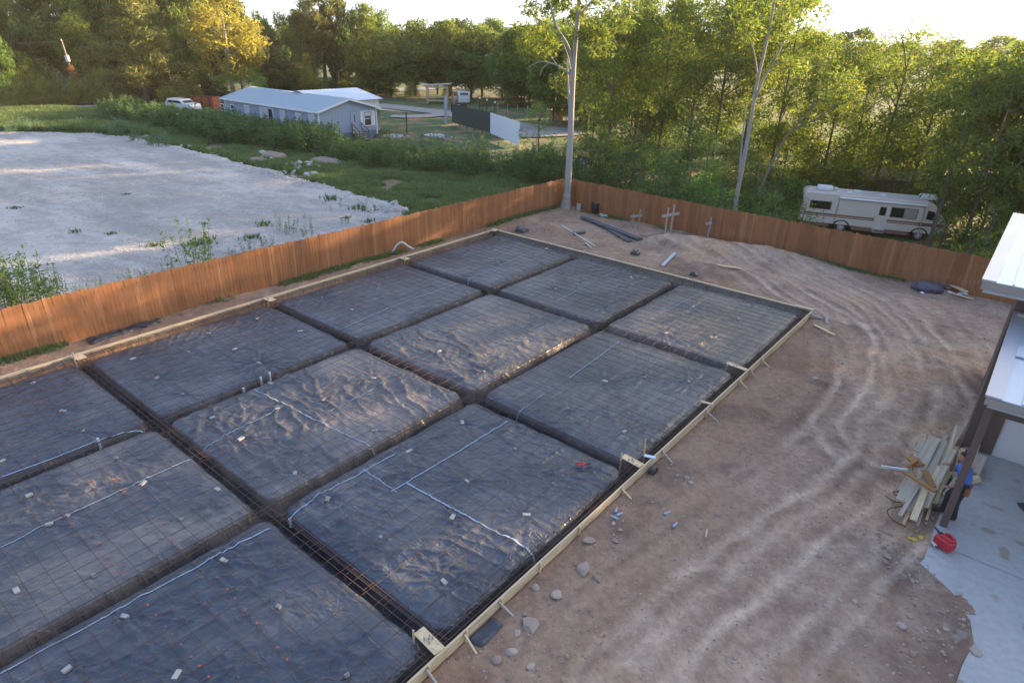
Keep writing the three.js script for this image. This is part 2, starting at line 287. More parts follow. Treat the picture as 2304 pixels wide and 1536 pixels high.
function padH(p, x, z) {
  const rad = 0.32, cx = (p.x0 + p.x1) / 2, cz = (p.z0 + p.z1) / 2, qx = Math.abs(x - cx) - (p.x1 - p.x0) / 2 + rad, qz = Math.abs(z - cz) - (p.z1 - p.z0) / 2 + rad;
  const d = Math.min(Math.max(qx, qz), 0) + Math.hypot(Math.max(qx, 0), Math.max(qz, 0)) - rad + 0.09 * (fbm(x * 1.6 + p.seed, z * 1.6, 3) - 0.5);
  const flat = ss(0.1, -0.3, d);
  return PADY + wrinkle(x, z, p.seed, p.ang, p.str) * (0.35 + 0.65 * flat) - 0.03 * ss(-0.3, 0, d) - 0.42 * ss(-0.03, 0.17, d) + 0.02 * ss(-0.1, 0.15, d) * (fbm(x * 6, z * 6, 2) - 0.5);
}
function floorH(x, z) { for (const p of padInfo) if (x >= p.x0 - 0.12 && x <= p.x1 + 0.12 && z >= p.z0 - 0.12 && z <= p.z1 + 0.12) return padH(p, x, z); return -0.3; }
const wrinkleBump = greyTex(1024, 1024, (u, v) => {
  const a = tfbm(u, v, 4, 3, 31), b = tfbm(u, v, 5, 3, 47), U = u + 0.14 * (a - 0.5), W = v + 0.14 * (b - 0.5);
  return 0.5 * ss(0.35, 0.65, a) * crease(tn(U, W, 10, 3), 0.10) + 0.35 * ss(0.35, 0.65, b) * crease(tn(U + 0.3, W, 22, 5), 0.13) + 0.05 * tn(u, v, 90, 8);
}, 1 / 1.9, 1 / 1.9);
const film = (lo, hi, s0) => colorTex(1024, 1024, (u, v) => { const a = tfbm(u, v, 4, 5, s0), b = tfbm(u, v, 40, 3, s0 + 10), d = ss(0.40, 0.68, a) * 0.7 + 0.3 * ss(0.5, 0.75, b); return [0, 1, 2].map((c) => lerp(lo[c], hi[c], d)); }, 1 / 7.3, 1 / 7.3);
const poly = (map, o) => new THREE.MeshPhysicalMaterial({ color: 0xffffff, map, roughness: 0.34, ior: 1.65, specularIntensity: 1, bumpMap: wrinkleBump, bumpScale: 0.02, ...o });
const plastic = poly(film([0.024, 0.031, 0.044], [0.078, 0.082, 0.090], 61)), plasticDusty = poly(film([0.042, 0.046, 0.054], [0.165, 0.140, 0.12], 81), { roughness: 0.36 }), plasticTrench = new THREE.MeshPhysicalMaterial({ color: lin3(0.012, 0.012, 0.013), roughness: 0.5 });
const seatWords = ['beside the left fence', 'in the middle column', 'beside the open dirt yard'], rowWords = ['in the row by the back fence', 'two rows from the back fence', 'three rows from the back fence', 'four rows from the back fence'];
for (const p of padInfo) {
  const step = p.j >= 2 ? 0.042 : 0.05;
  const g = sheet(p.x0 - 0.28, p.x1 + 0.28, p.z0 - 0.28, p.z1 + 0.28, step, (x, z) => padH(p, x, z), 1);
  solo('plastic_sheet_pad', g, (p.i === 1 && p.j > 0) || (p.j === 0 && p.i === 2) ? plasticDusty : plastic, `dark plastic pad ${rowWords[p.j]}, ${seatWords[p.i]}`, 'plastic sheeting');
}
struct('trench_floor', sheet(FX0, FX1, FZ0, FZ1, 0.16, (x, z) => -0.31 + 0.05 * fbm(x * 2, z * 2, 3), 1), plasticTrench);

// formwork
const woodGrain = (c0, c1, s) => colorTex(256, 512, (u, v) => { const g = tn(u + 0.05 * tn(u, v, 4, s), v * 0.12, 24, s) * 0.6 + 0.4 * tn(u, v * 0.3, 90, s + 2), k = tn(u, v, 5, s + 4), q = clamp(0.65 * g + 0.45 * k - 0.05); return [lerp(c0[0], c1[0], q), lerp(c0[1], c1[1], q), lerp(c0[2], c1[2], q)]; });
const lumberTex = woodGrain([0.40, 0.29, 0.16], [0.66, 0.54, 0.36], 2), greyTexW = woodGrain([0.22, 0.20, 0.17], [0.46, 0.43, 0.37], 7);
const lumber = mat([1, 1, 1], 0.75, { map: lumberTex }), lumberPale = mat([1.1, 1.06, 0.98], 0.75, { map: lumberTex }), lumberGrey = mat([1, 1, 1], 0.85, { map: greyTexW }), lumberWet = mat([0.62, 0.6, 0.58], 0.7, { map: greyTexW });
const steelBolt = mat([0.45, 0.45, 0.47], 0.4, { metalness: 1 });
{
  const f = thing('concrete_formwork', 'timber formwork with stakes framing the slab excavation', 'formwork');
  const run = (n, at, len, a, thick, top, h, m) => { for (let k = 0; k < n; k++) { const L = len / n - 0.006, s = (k + 0.5) * len / n; const g = a === 'z' ? bx(thick, h, L) : bx(L, h, thick); part(f, 'form_board', g, m, a === 'z' ? [at, top - h / 2 + 0.006 * (R1() - 0.5), FZ0 + s] : [FX0 + s, top - h / 2 + 0.006 * (R1() - 0.5), at]); } };
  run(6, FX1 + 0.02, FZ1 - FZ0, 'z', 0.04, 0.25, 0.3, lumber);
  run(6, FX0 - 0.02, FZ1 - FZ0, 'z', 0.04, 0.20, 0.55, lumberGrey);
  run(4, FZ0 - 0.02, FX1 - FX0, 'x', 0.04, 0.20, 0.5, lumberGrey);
  // flat cap rails nailed along the tops
  for (let k = 0; k < 6; k++) { const L = (FZ1 - FZ0) / 6; part(f, 'cap_rail', bx(0.115, 0.04, L - 0.012), lumberPale, [FX0 - 0.05, 0.222, FZ0 + (k + 0.5) * L]); }
  for (let k = 0; k < 4; k++) { const L = (FX1 - FX0 - 0.2) / 4; part(f, 'cap_rail', bx(L - 0.012, 0.04, 0.10), lumberPale, [FX0 + 0.1 + (k + 0.5) * L, 0.222, FZ0 - 0.045]); }
  // stakes and kickers outside the right-hand form
  [[1130, 1362], [1058, 1438], [970, 1515], [1410, 1110], [1495, 1023], [1668, 862], [1700, 842], [1720, 815], [1590, 930], [1310, 1200], [1220, 1280]].forEach(([x, y], k) => {
    const z = P(x, y, 0.1).z, yg = dirtY(FX1 + 0.35, z), t = 0.12 * (R1() - 0.5);
    part(f, 'stake', bar(V(FX1 + 0.065, yg - 0.25, z + t), V(FX1 + 0.065, 0.24 + 0.05 * R1(), z), 0.035, 0.045), k % 3 ? lumberPale : lumber);
    if (k !== 9 && k !== 10) part(f, 'kicker', bar(V(FX1 + 0.36 + 0.2 * R1(), yg - 0.05, z + 0.06 + t), V(FX1 + 0.06, 0.22, z + 0.06), 0.035, 0.04), k % 2 ? lumberPale : lumberGrey);
  });
  for (let k = 0; k < 9; k++) { const z = FZ0 + 1.5 + k * 3.1, yg = dirtY(FX0 - 0.3, z); part(f, 'stake', bar(V(FX0 - 0.13, yg - 0.2, z), V(FX0 - 0.13, 0.2, z), 0.04, 0.05), lumber); }
  for (const [x, y] of [[1322, 567], [1438, 603], [1240, 546], [1560, 632]]) { const p = P(x, y, 0.2); part(f, 'stake', bar(V(p.x, -0.15, FZ0 + 0.03), V(p.x + 0.02, 0.32, FZ0 + 0.03), 0.04, 0.05), lumberPale); }
  // corner boards at the far right corner
  part(f, 'corner_block', bx(0.7, 0.05, 0.14), lumberPale, [FX1 - 0.3, 0.276, FZ0 + 0.02], [0, 0.05, 0]);
  part(f, 'kicker', bar(V(FX1 + 0.6, 0.0, FZ0 + 0.05), V(FX1 + 0.08, 0.2, FZ0 + 0.35), 0.14, 0.04), lumberGrey);
  part(f, 'kicker', bar(V(FX1 + 0.75, 0.02, FZ0 + 0.45), V(FX1 + 0.55, 0.28, FZ0 - 0.05), 0.1, 0.04), lumberGrey);
  part(f, 'corner_block', bx(0.3, 0.045, 0.42), lumberPale, [FX0 + 0.12, 0.268, FZ0 + 0.17], [0, 0.4, 0]);
}
// anchor bolt templates bridging form and trench
function template(p, dir, len, wid, bolts, label, tall = 0.22) {
  const t = thing('bolt_template', label, 'template board', [p.x, 0.25, p.z], 0, undefined);
  const c = dir * len / 2;
  part(t, 'board', new RoundedBoxGeometry(len, 0.024, wid, 1, 0.004), lumberPale, [c, 0.015, 0], [0, 0.10 * dir, 0]);
  part(t, 'stake', bar(V(c * 1.85, -0.55, wid * 0.55), V(c * 1.8, tall, wid * 0.62), 0.035, 0.035), lumber);
  for (let k = 0; k < bolts; k++) part(t, 'anchor_bolt', new THREE.CylinderGeometry(0.013, 0.013, 0.2, 8), steelBolt, [c + [0, -0.1, 0.1, 0.05, -0.06][k] * len, 0.01, [0, 0.06, 0.05, -0.06, -0.05][k]]);
}
template(V(FX1 - 0.0, 0, P(990, 1462, 0.25).z), -1, 0.62, 0.24, 5, 'plywood template with five bolts on the form above the nearest cross trench');
template(V(FX1, 0, P(1450, 1050, 0.25).z), -1, 0.62, 0.22, 3, 'pale template board with bolts on the form beside a short upright stake');
template(V(FX1, 0, P(1690, 835, 0.25).z), -1, 0.72, 0.18, 2, 'pale template board on the form beside the two kickers', 0.05);
for (const [x, y, s] of [[172, 800, 'nearest the tall green weeds'], [602, 672, 'two trenches from the back fence'], [905, 580, 'beside the white bent pipe']]) template(V(FX0, 0, P(x, y, 0.25).z), 1, 0.5, 0.3, 2, `weathered bolt template on the fence side form ${s}`, 0.3);
{ const t = thing('form_shim', 'short pale board with an upright stake on the dirt side form', 'board', [FX1 - 0.1, 0.26, P(1585, 905, 0.25).z]); part(t, 'board', bx(0.4, 0.03, 0.09), lumberPale, [0, 0.006, 0], [0, 0.2, 0]); part(t, 'stake', bx(0.03, 0.4, 0.03), lumber, [-0.16, 0.03, 0.06]); }
{ const t = thing('form_shim', 'pale blue wood offcut with an orange stake on the form', 'board', [FX1 - 0.05, 0.26, P(1462, 1028, 0.25).z]); part(t, 'board', bx(0.3, 0.03, 0.1), mat([0.5, 0.62, 0.66], 0.7), [0, 0.006, 0], [0, 0.35, 0]); part(t, 'stake', bar(V(-0.15, -0.3, 0.02), V(-0.17, 0.5, 0.02), 0.03, 0.03), mat([0.55, 0.33, 0.14], 0.8)); }

// reinforcing steel
const rust = mat([1, 1, 1], 0.75, { metalness: 0.25, map: colorTex(128, 128, (u, v) => { const a = tfbm(u, v, 6, 4, 5); return [lerp(0.06, 0.135, a), lerp(0.042, 0.07, a), lerp(0.033, 0.043, a)]; }, 1, 20) });
const BARY = PADY + 0.10;
{
  const f = thing('rebar_mat', 'rusty rebar grid laid over the plastic sheeting', 'rebar');
  const RB = rng(77), y0 = BARY;
  const bent = (a, b, n) => { const pts = []; for (let k = 0; k <= n; k++) { const t = k / n, p = a.clone().lerp(b, t); p.x += 0.02 * (RB() - 0.5); p.z += 0.02 * (RB() - 0.5); p.y += 0.022 * (RB() - 0.6); pts.push(p); } return new THREE.TubeGeometry(new THREE.CatmullRomCurve3(pts), n * 2, 0.0056, 5, false); };
  for (let x = FX0 + 0.28; x < FX1 - 0.15; x += 0.405) { const d = 0.03 * (RB() - 0.5); part(f, 'rebar', bent(V(x + d, y0, FZ0 + 0.12), V(x + d, y0, FZ1 - 0.2), 24), rust); }
  for (let z = FZ0 + 0.25; z < FZ1 - 0.2; z += 0.405) { const d = 0.03 * (RB() - 0.5); part(f, 'rebar', bent(V(FX0 + 0.12, y0 + 0.014, z + d), V(FX1 - 0.1, y0 + 0.014, z + d), 16), rust); }
}
const cageGeo = (len) => { const list = []; for (let s = 0.1; s < len; s += 0.6) list.push(bx(0.010, 0.44, 0.010, -0.13, -0.02, s), bx(0.010, 0.44, 0.010, 0.13, -0.02, s), bx(0.27, 0.010, 0.010, 0, 0.2, s), bx(0.27, 0.010, 0.010, 0, -0.24, s)); return mergeGeometries(list); };
function cage(x, z, len, turn, label) {
  const c = thing('rebar_cage', label, 'rebar', [x, 0.015, z], turn), RB = rng(Math.round(x * 7 + z * 3) + 500);
  for (const [dx, dy] of [[-0.12, 0.19], [0, 0.2], [0.12, 0.19], [-0.12, -0.22], [0.12, -0.22]]) part(c, 'long_bar', rod(V(dx + 0.03 * (RB() - 0.5), dy, 0.02), V(dx + 0.03 * (RB() - 0.5), dy, len - 0.02), 0.009, 0.009, 6), rust);
  part(c, 'stirrups', cageGeo(len), rust);
}
cage(TX[0], FZ0 + 0.1, FZ1 - FZ0 - 0.2, 0, 'rebar cage in the long trench one pad away from the left fence');
cage(TX[1], FZ0 + 0.1, FZ1 - FZ0 - 0.2, 0, 'rebar cage in the long trench one pad away from the dirt yard');
cage(FX0 + 0.24, FZ0 + 0.1, FZ1 - FZ0 - 0.2, 0, 'rebar cage in the edge trench along the left fence');
cage(FX1 - 0.2, FZ0 + 0.1, FZ1 - FZ0 - 0.2, 0, 'rebar cage in the edge trench along the dirt yard');
TZ.forEach((z, k) => cage(FX0 + 0.1, z, FX1 - FX0 - 0.2, Math.PI / 2, `rebar cage in the ${['first', 'second', 'third'][k]} cross trench counted from the back fence`));
cage(FX0 + 0.1, FZ0 + 0.24, FX1 - FX0 - 0.2, Math.PI / 2, 'rebar cage in the edge trench along the back form');

// spacer blocks under the steel
{
  const bm = [mat([0.34, 0.325, 0.30], 0.9), mat([0.42, 0.39, 0.34], 0.9), mat([0.25, 0.245, 0.24], 0.9)], RB = rng(5);
  const bg = [new RoundedBoxGeometry(0.15, 0.075, 0.085, 1, 0.012), new RoundedBoxGeometry(0.19, 0.06, 0.10, 1, 0.012), new RoundedBoxGeometry(0.09, 0.085, 0.085, 1, 0.012)];
  blocks.forEach(([x, z], k) => { const o = solo('spacer_block', bg[k % 3], bm[(k * 7) % 3], 'small grey concrete spacer block on the plastic', 'block', 'spacer blocks holding up the rebar'); o.position.set(x, floorH(x, z) + 0.034, z); o.rotation.set(0.1 * (RB() - 0.5), RB() * 6.28, 0.1 * (RB() - 0.5)); });
}
// seam tape and marking strips
const tapeM = mat([0.27, 0.36, 0.45], 0.5);
function tape(px, w, label) {
  const pts = px.map(([x, y]) => P(x, y, PADY + 0.03)), pos = [], idx = []; let n = 0; const RT = rng(Math.round(px[0][0] + px[0][1]));
  for (let k = 0; k < pts.length - 1; k++) {
    const a = pts[k], b = pts[k + 1], L = a.distanceTo(b), S = Math.max(2, Math.round(L / 0.06)), dx = (b.x - a.x) / L, dz = (b.z - a.z) / L;
    for (let s = (k ? 1 : 0); s <= S; s++) { const t = s / S, x = lerp(a.x, b.x, t) + 0.008 * (vn(t * L * 1.5, k + 4) - 0.5), z = lerp(a.z, b.z, t) + 0.008 * (vn(t * L * 1.5, k + 40) - 0.5), ww = w * 0.5 * (0.85 + 0.3 * RT()); for (const q of [-1, 1]) { const X = x - dz * q * ww / 2, Z = z + dx * q * ww / 2; pos.push(X, Math.max(floorH(X, Z), floorH(x, z)) + 0.016, Z); } if (n) { const i = n * 2; idx.push(i - 2, i - 1, i, i, i - 1, i + 1); } n++; }
  }
  const g = new THREE.BufferGeometry(); g.setAttribute('position', new THREE.Float32BufferAttribute(pos, 3)); g.setIndex(idx); g.computeVertexNormals();
  solo('seam_tape', g, tapeM, label, 'tape');
}
tape([[915, 1087], [1205, 1246]], 0.085, 'wide pale tape running to the dirt side form on the pad with the red tool');
tape([[880, 1106], [1000, 1034], [1142, 948]], 0.06, 'pale tape crossing the wide tape end and running to the second cross trench');
tape([[816, 1056], [893, 1108]], 0.05, 'short pale tape joining the trench edge to the long tape crossing');
tape([[648, 1166], [735, 1108], [818, 1062], [888, 1024]], 0.055, 'pale tape along the trench edge of the pad with the red tool');
tape([[1152, 936], [1270, 858], [1393, 768]], 0.05, 'pale tape across the second row pad beside the dirt yard');
tape([[568, 876], [700, 942], [845, 1008]], 0.06, 'pale tape slanting across the most wrinkled third row pad');
tape([[455, 1010], [540, 965], [630, 922]], 0.05, 'short pale tape beside the slanting tape on the third row pad');
tape([[709, 944], [770, 912], [840, 876]], 0.04, 'faint tape past the slanting tape on the third row pad');
tape([[0, 1232], [150, 1162], [300, 1092], [430, 1030]], 0.055, 'long pale tape across the middle pad of the fourth row');
tape([[372, 944], [460, 902], [560, 868], [690, 815], [772, 782]], 0.07, 'pale tape along the trench edge of the third row pad beside the left fence');
tape([[0, 1072], [110, 1032], [230, 985], [335, 950]], 0.07, 'pale tape along the trench edge of the fourth row pad beside the left fence');
tape([[0, 1516], [160, 1432], [320, 1340], [470, 1262], [608, 1190]], 0.06, 'pale tape along the trench edge of the fourth row pad beside the dirt yard');
tape([[762, 742], [876, 692], [1025, 638]], 0.06, 'pale tape across the second row pad beside the left fence');
tape([[1046, 636], [1056, 628], [1205, 562]], 0.06, 'pale tape across the corner pad under the pale trunk');
tape([[1250, 678], [1390, 606]], 0.05, 'pale tape across the middle pad next to the back fence');
tape([[1462, 718], [1583, 656]], 0.05, 'pale tape across the far corner pad beside the dirt yard');
// orange paint marks on the steel of the nearest rows
{
  const RP = rng(9), list = [];
  for (const [x0, y0, x1, y1, n] of [[15, 1000, 250, 1100, 5], [60, 870, 330, 1160, 10], [240, 1050, 420, 1250, 9], [110, 1140, 275, 1300, 8], [330, 1360, 480, 1536, 8], [480, 1290, 660, 1500, 8], [200, 1200, 290, 1310, 5]])
    for (let k = 0; k < n; k++) { const t = (k + 0.4 * RP()) / n, p = P(lerp(x0, x1, t), lerp(y0, y1, t), BARY); list.push(new THREE.OctahedronGeometry(0.02 + 0.012 * RP(), 0).scale(1.3, 0.5, 1).rotateY(RP() * 3).translate(p.x, BARY + 0.008, p.z)); }
  const o = solo('paint_marks', mergeGeometries(list), mat([0.42, 0.09, 0.045], 0.7), 'orange paint marks dotted along the rebar', 'paint'); o.userData.kind = 'stuff';
}
// red tool and stub pipes
{
  const p = P(1308, 1048, 0.2), t = thing('red_tool', 'red handled tying tool lying on the rebar', 'tool', [p.x, BARY + 0.02, p.z], 0.8);
  part(t, 'handle', new RoundedBoxGeometry(0.24, 0.03, 0.05, 1, 0.012), mat([0.45, 0.03, 0.025], 0.5), [0, 0.01, 0.03], [0, 0.2, 0]);
  part(t, 'handle', new RoundedBoxGeometry(0.24, 0.03, 0.05, 1, 0.012), mat([0.45, 0.03, 0.025], 0.5), [0, 0.012, -0.04], [0, -0.2, 0]);
  part(t, 'jaw', bx(0.14, 0.025, 0.05), mat([0.06, 0.06, 0.06], 0.5, { metalness: 0.6 }), [0.18, 0.01, 0]);
  const pv = mat([0.46, 0.50, 0.54], 0.45);
  for (const [x, y, h] of [[588, 862, 0.16], [608, 852, 0.18], [548, 880, 0.06], [222, 998, 0.12], [652, 1172, 0.02]]) { const q = P(x, y, 0.12), s = thing('pipe_stub', 'short white plumbing pipe standing up by a trench edge', 'pipe', [q.x, -0.05, q.z], 0, 'white pipe stubs in the trenches'); part(s, 'pipe', new THREE.CylinderGeometry(0.03, 0.03, h + 0.2, 12), pv, [0, (h + 0.2) / 2, 0]); part(s, 'pipe_cap', new THREE.CylinderGeometry(0.036, 0.036, 0.05, 12), pv, [0, h + 0.2, 0]); }
}
// ---------------------------------------------------------------- wooden fence
const cedarTex = colorTex(256, 512, (u, v) => { const g = tn(u + 0.05 * tn(u, v, 3, 3), v * 0.1, 30, 3) * 0.6 + 0.4 * tn(u, v * 0.25, 110, 5), k = tfbm(u, v, 4, 3, 9), q = 0.55 + 0.5 * g + 0.35 * (k - 0.5); return [0.34 * q, 0.143 * q, 0.056 * q]; }, 1 / 0.4, 1 / 2.1);
const cedarTint = [[1, 1, 1], [0.9, 0.88, 0.85], [1.1, 1.12, 1.15], [0.96, 0.94, 0.92], [1.25, 1.32, 1.4], [0.84, 0.8, 0.78], [1.04, 1.0, 0.96], [1.14, 1.08, 1.0]];
const cedarM = cedarTint.map((c) => mat(c, 0.8, { map: cedarTex, bumpMap: cedarTex, bumpScale: 0.003 }));
const picketG = [0, 1, 2, 3, 4].map((k) => {
  const w = 0.0690 - 0.001 * (k % 3), h = 1.83 + 0.012 * (k - 2), e = 0.028, s = new THREE.Shape([[-w, 0], [w, 0], [w, h - e], [w - e, h], [-w + e, h], [-w, h - e]].map((q) => new THREE.Vector2(...q)));
  const g = new THREE.ExtrudeGeometry(s, { depth: 0.016, bevelEnabled: false }), uv = g.attributes.uv; for (let i = 0; i < uv.count; i++) uv.setXY(i, uv.getX(i) + 0.137 * k, uv.getY(i) + 0.31 * k); return g;
});
function woodFence(a, b, label, flip, yAt) { // pickets on the yard side, posts and rails behind
  const d = b.clone().sub(a), L = Math.hypot(d.x, d.z), ang = Math.atan2(-d.z, d.x), f = thing('wooden_fence', label, 'fence', a, ang), RF = rng(Math.round(L * 100));
  const n = Math.floor(L / 0.1425), s = flip ? -1 : 1; let m = 0;
  for (let k = 0; k < n; k++) {
    if (RF() < 0.75 || k % 17 === 0) m = Math.floor(RF() * 8); if (RF() < 0.6 && m === 4) m = 0;
    const x = (k + 0.5) * L / n, wy = yAt(a.x + d.x * x / L, a.z + d.z * x / L);
    const p = part(f, 'picket', picketG[Math.floor(RF() * 5)], cedarM[m], [x, wy + 0.012 * (RF() - 0.5), s > 0 ? 0 : -0.016], [0.008 * (RF() - 0.5), 0, 0.006 * (RF() - 0.5)]);
    if (n > 290 && k > 290) p.name = 'picket';
  }
  for (let x = 0; x < L; x += 2.42) part(f, 'post', bx(0.09, 1.95, 0.09), cedarM[5], [Math.min(x + 0.1, L - 0.1), 0.9 + yAt(a.x + d.x * x / L, a.z + d.z * x / L) - 0.05, -s * (0.045 + 0.039 + 0.02)]);
  const NR = Math.ceil(L / 4.84);
  for (let k = 0; k < NR; k++) for (const y of [0.3, 0.95, 1.6]) { const x0 = k * L / NR, x1 = (k + 1) * L / NR; part(f, 'rail', bar(V(x0, y + yAt(a.x + d.x * x0 / L, a.z + d.z * x0 / L), -s * 0.037), V(x1 - 0.01, y + yAt(a.x + d.x * x1 / L, a.z + d.z * x1 / L), -s * 0.037), 0.038, 0.09), cedarM[5]); }
  return f;
}
const fy = (x, z) => 0.03 + 0.10 * (fbm(x * 0.12 + 3, z * 0.12, 2) - 0.5);
woodFence(V(fenceX(3), 0, 3), V(fenceX(-34.9), 0, -34.9), 'orange cedar picket fence between the slab and the white gravel lot', false, fy);
woodFence(V(-23.75, 0, fenceZ(-23.75)), V(9.8, 0, fenceZ(9.8)), 'orange cedar picket fence behind the dirt yard, in front of the motorhome', false, fy);

// ---------------------------------------------------------------- metal building at the right
const brown = mat([0.105, 0.072, 0.058], 0.55), brownDark = mat([0.085, 0.06, 0.05], 0.6), galv = mat([0.47, 0.53, 0.58], 0.38, { metalness: 0.35 }), whiteWall = mat([0.55, 0.55, 0.55], 0.6), fasciaM = mat([0.30, 0.26, 0.22], 0.6), flash = mat([0.46, 0.46, 0.47], 0.4, { metalness: 0.4 });
{
  const b = thing('metal_building', 'metal building with ribbed pale roof and brown corner trim', 'building', [0, 0, 0]);
  const X0 = 0.3, XE = 13, Z0 = -19.85, Z1 = -25.6, HT = 4.75;
  part(b, 'wall', bx(0.12, HT, Z0 - Z1 - 0.3, X0 + 0.06, HT / 2, (Z0 + Z1) / 2), brown);
  part(b, 'corner_trim', bx(0.7, HT, 0.14, X0 + 0.35, HT / 2, Z0 + 0.0), brown);
  part(b, 'corner_trim', bx(0.035, HT, 0.035, X0 - 0.02, HT / 2, Z0 + 0.06), mat([0.2, 0.17, 0.15], 0.5));
  part(b, 'downspout', bx(0.1, HT - 0.4, 0.1, X0 + 0.28, HT / 2, Z0 + 0.12), brownDark);
  part(b, 'wall', bx(XE - 1.0, HT, 0.1, (XE + 1.0) / 2, HT / 2, Z0 - 0.03), whiteWall);
  part(b, 'wall', bx(0.12, HT, Z0 - Z1 - 0.3, XE - 0.06, HT / 2, (Z0 + Z1) / 2), brown);
  part(b, 'wall', bx(XE - X0, HT, 0.1, (XE + X0) / 2, HT / 2, Z1 + 0.05), brown);
  const roof = (name, x0, x1, zN, hN, zF, hF, t) => {
    const L = Math.hypot(zN - zF, hF - hN), a = Math.atan2(hF - hN, zN - zF), g = new THREE.Group();
    const r = part(b, name, bx(x1 - x0, 0.03, L, (x0 + x1) / 2, 0, -L / 2), galv, [0, hN + t, zN], [a, 0, 0]);
    for (let x = x0 + 0.62; x < x1; x += 0.46) part(r, 'roof_rib', bx(0.035, 0.035, L - 0.02, x, 0.032, -L / 2), galv);
    part(r, 'rake_trim', bx(0.3, 0.05, L + 0.02, x0 + 0.12, 0.02, -L / 2), flash);
    part(b, 'fascia', bx(x1 - x0, t, 0.05, (x0 + x1) / 2, hN + t / 2 - 0.02, zN - 0.01), fasciaM);
    part(b, 'soffit', bx(x1 - x0 - 0.1, 0.02, Math.abs(zN - zF) * 0.1 + 0.6, (x0 + x1) / 2 + 0.02, hN - 0.01, zN - 0.38), fasciaM);
    return r;
  };
  roof('upper_roof', -0.5, 13.4, -19.0, 4.85, -25.9, 5.25, 0.2);
  const lr = roof('porch_roof', 0.34, 13.2, -15.5, 3.45, -19.7, 4.05, 0.16);
  part(lr, 'roof_overlap', bx(0.5, 0.03, 0.5, 0.85, 0.05, -2.2), galv); part(lr, 'roof_overlap', bx(0.9, 0.06, 0.12, 0.85, 0.06, -4.1), flash);
  part(b, 'porch_post', bx(0.15, 3.42, 0.15, 0.47, 1.76, -15.62), brown);
  part(b, 'porch_post', bx(0.15, 3.42, 0.15, 5.47, 1.76, -15.62), brown);
  part(b, 'porch_beam', bx(12.6, 0.22, 0.12, 6.75, 3.33, -15.62), brownDark);
}
// concrete apron and porch slab
const concTex = colorTex(1024, 1024, (u, v) => { const a = tfbm(u, v, 4, 5, 2), b = tfbm(u, v, 60, 2, 3), st = ss(0.62, 0.75, tfbm(u, v, 9, 3, 12)), k = 0.9 + 0.2 * b; return [(lerp(0.33, 0.43, a) - 0.07 * st) * k, (lerp(0.325, 0.415, a) - 0.11 * st) * k, (lerp(0.305, 0.385, a) - 0.15 * st) * k]; }, 1 / 5, 1 / 5);
const concrete = mat([1, 1, 1], 0.85, { map: concTex, bumpMap: greyTex(256, 256, (u, v) => tfbm(u, v, 20, 4, 4), 1, 1), bumpScale: 0.004 });
function slabGeo(pts, top, th) { const s = new THREE.Shape(pts.map(([x, z]) => new THREE.Vector2(x, -z))), g = new THREE.ExtrudeGeometry(s, { depth: th, bevelEnabled: false }); g.rotateX(-Math.PI / 2); return g.translate(0, top - th, 0); }
struct('porch_slab', slabGeo([[0.33, -14.83], [0.37, -19.8], [12, -19.8], [12, -14.83]], 0.14, 0.3), concrete);
struct('concrete_apron', slabGeo([[0.33, -14.1], [0.335, -14.815], [12, -14.815], [12, -6], w2(2120, 1600), w2(2150, 1540), w2(2162, 1505), w2(2188, 1455), w2(2180, 1405), w2(2138, 1340), w2(2068, 1275)], 0.115, 0.3), concrete);

